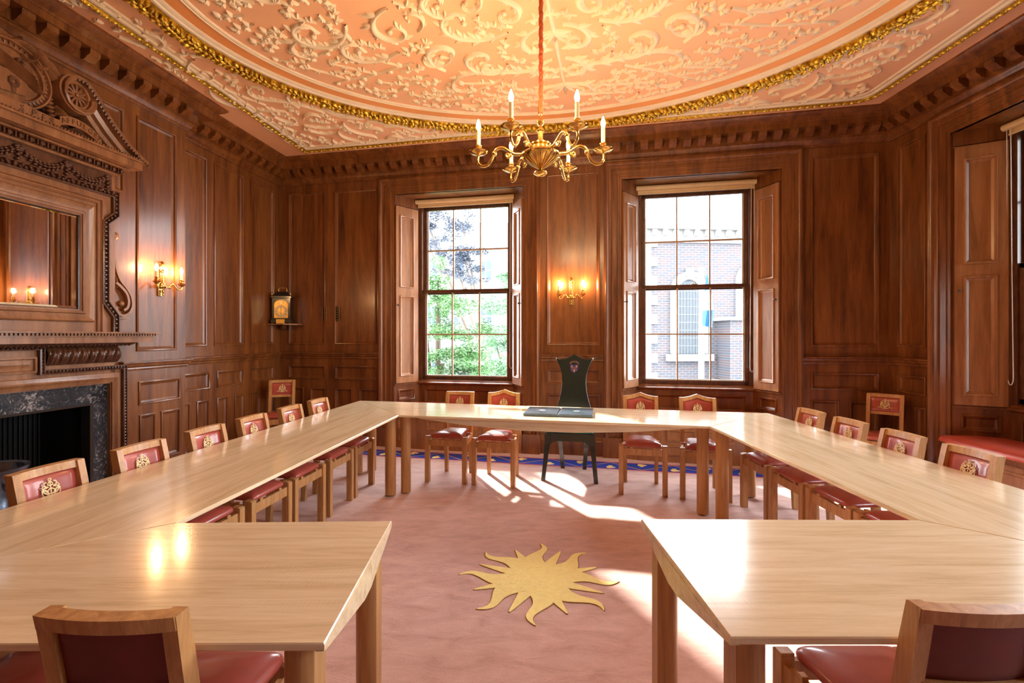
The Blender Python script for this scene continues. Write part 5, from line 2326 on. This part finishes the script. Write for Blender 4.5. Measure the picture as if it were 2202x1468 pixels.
for i in range(1, 9):
    z = z0 + (zs_ + .25 - z0) * i / 9
    mb.box(cw - hw_, cw + hw_, .02, .04, z - .008, z + .008)
for i in range(1, 7):
    x = cw - hw_ + 2 * hw_ * i / 7
    mb.box(x - .006, x + .006, .02, .04, z0, zs_ + .25)
mb.build('window_lattice', 'pale_building', lat, smooth=0)
# second, cropped arched recess and string course
mb = MB(TE)
po = [(3.55 + .55 + .45 * cos(pi * i / K), 3.4 + .45 * sin(pi * i / K)) for i in range(K + 1)]
for r0, r1, d in ((.5, .66, .10),):
    a_ = [(r0, 1.3)] + [(r0 * cos(pi * i / K), 3.3 + r0 * sin(pi * i / K)) for i in range(K + 1)] + [(-r0, 1.3)]
    b2 = [(r1, 1.3)] + [(r1 * cos(pi * i / K), 3.3 + r1 * sin(pi * i / K)) for i in range(K + 1)] + [(-r1, 1.3)]
    n = len(a_)
    vs = [(4.1 + x, 0, z) for x, z in a_] + [(4.1 + x, d, z) for x, z in a_] + [(4.1 + x, d, z) for x, z in b2] + [(4.1 + x, 0, z) for x, z in b2]
    mb.add(vs, [(r * n + i, r * n + i + 1, (r + 1) * n + i + 1, (r + 1) * n + i) for r in range(3) for i in range(n - 1)])
mb.build('cropped_arch', 'stone', bb, smooth=30)
mb = MB(TE)
mb.box(2.75, 9, 0, .9, GZ, 1.95)
an = mb.build('annexe', 'brick', bb, smooth=0)
mb = MB(TE)
mb.box(2.65, 9, 0, 1.0, 1.95, 2.05)
mb.build('string_course', 'white_paint', bb, smooth=0)
mb = MB(TE)
mb.box(3.20, 4.6, .88, .96, .55, .66)
mb.box(3.20, 3.34, .88, .96, .2, 1.42)
mb.box(3.20, 4.6, .88, .96, 1.30, 1.42)
mb.box(3.34, 4.6, .90, .93, .60, 1.30)
mb.box(3.42, 9, .9, 1.2, GZ, .5)
mb.build('white_window', 'white_paint', bb, smooth=0)
mb = MB(TE)
for i in range(6):
    for j in range(2):
        mb.box(3.46 + i * .13, 3.55 + i * .13, .93, .94, .80 + j * .22, .98 + j * .22)
mb.build('window_panes', 'window_dark', bb, smooth=0)

# flagpole and flag
pole_x = (1508 - 1101) / 1040 * 12.0
mb = MB()
mb.tube([(0, 0, 0), (0, 0, 3.05 - GZ)], [.10, .055], 12)
mb.ball((0, 0, 3.1 - GZ), (.10, .10, .06))
o = mb.build('flagpole', 'white_paint')
o.location = (pole_x, 12.0, GZ)
tag(o, 'white flagpole standing outside the right back window', 'flagpole')
fg = thing('flag', 'limp blue and white flag with lettering hanging from the flagpole', 'flag', (pole_x + .03, 11.80, 2.95))
mb = MB()
NI, NJ = 16, 24
vs = []


def fl_pt(u, v):
    w_ = .03 + .20 * min(1, v * 1.4)
    x = u * w_ - .10 * v
    y = .05 * sin(u * 9 + v * 3) * min(1, v * 2)
    return (x, y - .03, -1.25 * v + .06 * u * sin(v * 4))


for i in range(NI + 1):
    for j in range(NJ + 1):
        vs.append(fl_pt(i / NI, j / NJ))
for i in range(NI):
    for j in range(NJ):
        v_ = j / NJ
        mat = 'white_paint' if .30 < v_ < .68 else 'flag_blue'
        a = i * (NJ + 1) + j
        mb.add([vs[a], vs[a + NJ + 1], vs[a + NJ + 2], vs[a + 1]], [(0, 1, 2, 3)], mat)
cloth = mb.build('cloth', None, fg, smooth=0)
mb = MB()
mb.tube([(-.03, .135, .02), (0, -.03, .0)], .008, 6)
mb.tube([(-.03, .125, -1.2), (-.09, -.03, -1.22)], .008, 6)
mb.build('halyard', 'cord_white', fg)
mb = MB()
for i, chh in enumerate('urkw'):
    vc = .34 + i * .085
    for_u = .55
    base = fl_pt(for_u, vc)
    text_mesh(chh, .16, lambda x, y, h: (base[0] + y, base[1] - .06 - h, base[2] - x), 0, None, mb)
mb.build('lettering', 'flag_blue', cloth, smooth=0)

# pale building beyond the trees
pbx = thing('exterior_pale_building', 'pale stone building behind the trees, outside the left back window', 'building', (-2, 34, GZ))
mb = MB()
mb.box(-7, 5, 0, 6, 0, 13)
pw = mb.build('facade', 'pale_building', pbx, smooth=0)
for i in range(6):
    for j in range(3):
        mb = MB()
        x, z = -6 + i * 1.9, 2.5 + j * 3.2
        mb.box(x, x + .9, -.06, -.02, z, z + 1.5)
        w_ = mb.build('window', 'stone', pbx, smooth=0)
        mb = MB()
        for a in (0, 1):
            for c in (0, 1):
                mb.box(x + .08 + a * .42, x + .42 + a * .42, -.08, -.06, z + .1 + c * .7, z + .7 + c * .7)
        mb.build('pane', 'window_dark', w_, smooth=0)


def tree(loc, clumps, mat, nleaf, size, label, trunk=True, seed=1):
    r = random.Random(seed)
    t_ = thing('tree', label, 'tree', loc)
    mb = MB()
    for _ in range(nleaf):
        c = clumps[r.randrange(len(clumps))]
        while True:
            v = (r.uniform(-1, 1), r.uniform(-1, 1), r.uniform(-1, 1))
            if v[0] ** 2 + v[1] ** 2 + v[2] ** 2 < 1:
                break
        p = Vector((c[0] + v[0] * c[3], c[1] + v[1] * c[4], c[2] + v[2] * c[5]))
        a, b_ = r.uniform(0, 6.28), r.uniform(-.5, .5)
        e1 = Vector((cos(a), sin(a), b_ - .2)).normalized() * size * r.uniform(.7, 1.4)
        e2 = Vector((-sin(a), cos(a), r.uniform(-.6, .6))).normalized() * size * .35
        mb.add([p - e1, p - e2, p + e1, p + e2], [(0, 1, 2, 3)])
    mb.build('foliage', mat, t_, smooth=0)
    if trunk:
        mb = MB()
        mb.tube([(0, 0, 0), (.1, 0, 1.5), (0, .1, 3.2), (.1, 0, 4.5)], [.2, .16, .12, .06], 10)
        for c in clumps[:6]:
            mb.tube([(0, .1, 2.6), ((c[0]) * .5, c[1] * .5, (2.6 + c[2]) / 2), (c[0], c[1], c[2])], [.08, .05, .02], 6)
        mb.build('trunk', 'bark', t_)
    return t_


def uvp(u, v, Y, loc):
    return ((u - 1101) * Y / 1040 - loc[0], Y - loc[1], 1.45 - (v - 722) * Y / 1040 - loc[2])


def field(Y, loc, rects, rad, seed):
    """foliage clumps scattered over measured patches of the view, at one distance"""
    r = random.Random(seed)
    out = []
    for u0, u1, v0, v1, n in rects:
        for _ in range(n):
            yy = Y + r.uniform(-.8, .8)
            out.append((*uvp(r.uniform(u0, u1), r.uniform(v0, v1), yy, loc), rad * r.uniform(.7, 1.5), rad * r.uniform(.8, 1.3), rad * r.uniform(.35, .7)))
    return out


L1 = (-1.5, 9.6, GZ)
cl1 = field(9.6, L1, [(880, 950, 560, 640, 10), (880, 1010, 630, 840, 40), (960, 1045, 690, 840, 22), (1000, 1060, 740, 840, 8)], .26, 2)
cl1 += [(1.3 + .45 * i, .6 * j, 8.6 + .5 * ((i + j) % 3), .42, .5, .4) for i in range(4) for j in range(3)]  # unseen high clumps, added to block sun from the right back window
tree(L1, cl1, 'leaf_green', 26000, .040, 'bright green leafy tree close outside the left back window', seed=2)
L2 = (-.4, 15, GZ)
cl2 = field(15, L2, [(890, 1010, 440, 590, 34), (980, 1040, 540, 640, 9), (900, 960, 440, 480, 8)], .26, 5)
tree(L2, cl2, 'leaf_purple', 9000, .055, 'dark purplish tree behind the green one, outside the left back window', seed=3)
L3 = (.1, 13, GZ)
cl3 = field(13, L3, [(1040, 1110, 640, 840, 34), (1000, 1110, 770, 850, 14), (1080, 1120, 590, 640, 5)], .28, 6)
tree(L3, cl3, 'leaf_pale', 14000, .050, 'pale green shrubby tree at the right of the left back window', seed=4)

# ------------------------------------------------------------------ world, sun, camera
w = bpy.data.worlds.new('World')
SC.world = w
w.use_nodes = True
bg = w.node_tree.nodes['Background']
bg.inputs['Color'].default_value = (.88, .95, 1.0, 1)
bg.inputs['Strength'].default_value = 14.0

sun = bpy.data.lights.new('sun', 'SUN')
sun.energy, sun.angle, sun.color = 17, radians(2.2), (1, .93, .82)
so = bpy.data.objects.new('sun', sun)
COL.objects.link(so)
EL = radians(30.8)
dv = Vector((.41 * cos(EL), -.912 * cos(EL), -sin(EL)))
so.rotation_euler = (-dv).to_track_quat('Z', 'Y').to_euler()
so.location = (-6, 16, 12)

cam = bpy.data.cameras.new('camera')
cam.sensor_width, cam.lens = 36, 36 * 1040 / 2202
cam.shift_y = -(734 - 722) / 2202
cam.clip_start = .05
co = bpy.data.objects.new('camera', cam)
COL.objects.link(co)
co.location, co.rotation_euler = (0, 0, 1.45), (pi / 2, 0, 0)
SC.camera = co

SC.view_settings.view_transform = 'Standard'
SC.view_settings.look = 'None'
SC.view_settings.gamma = 1
SC.view_settings.use_curve_mapping = False
SC.view_settings.exposure = .55
cy = SC.cycles
cy.max_bounces, cy.diffuse_bounces, cy.glossy_bounces, cy.transmission_bounces, cy.transparent_max_bounces = 10, 6, 4, 4, 8
cy.caustics_reflective = cy.caustics_refractive = False
cy.sample_clamp_indirect = 6
cy.use_denoising = True
cy.denoiser = 'OPENIMAGEDENOISE'
cy.use_light_tree = True
cy.use_adaptive_sampling = True
cy.adaptive_threshold = .02
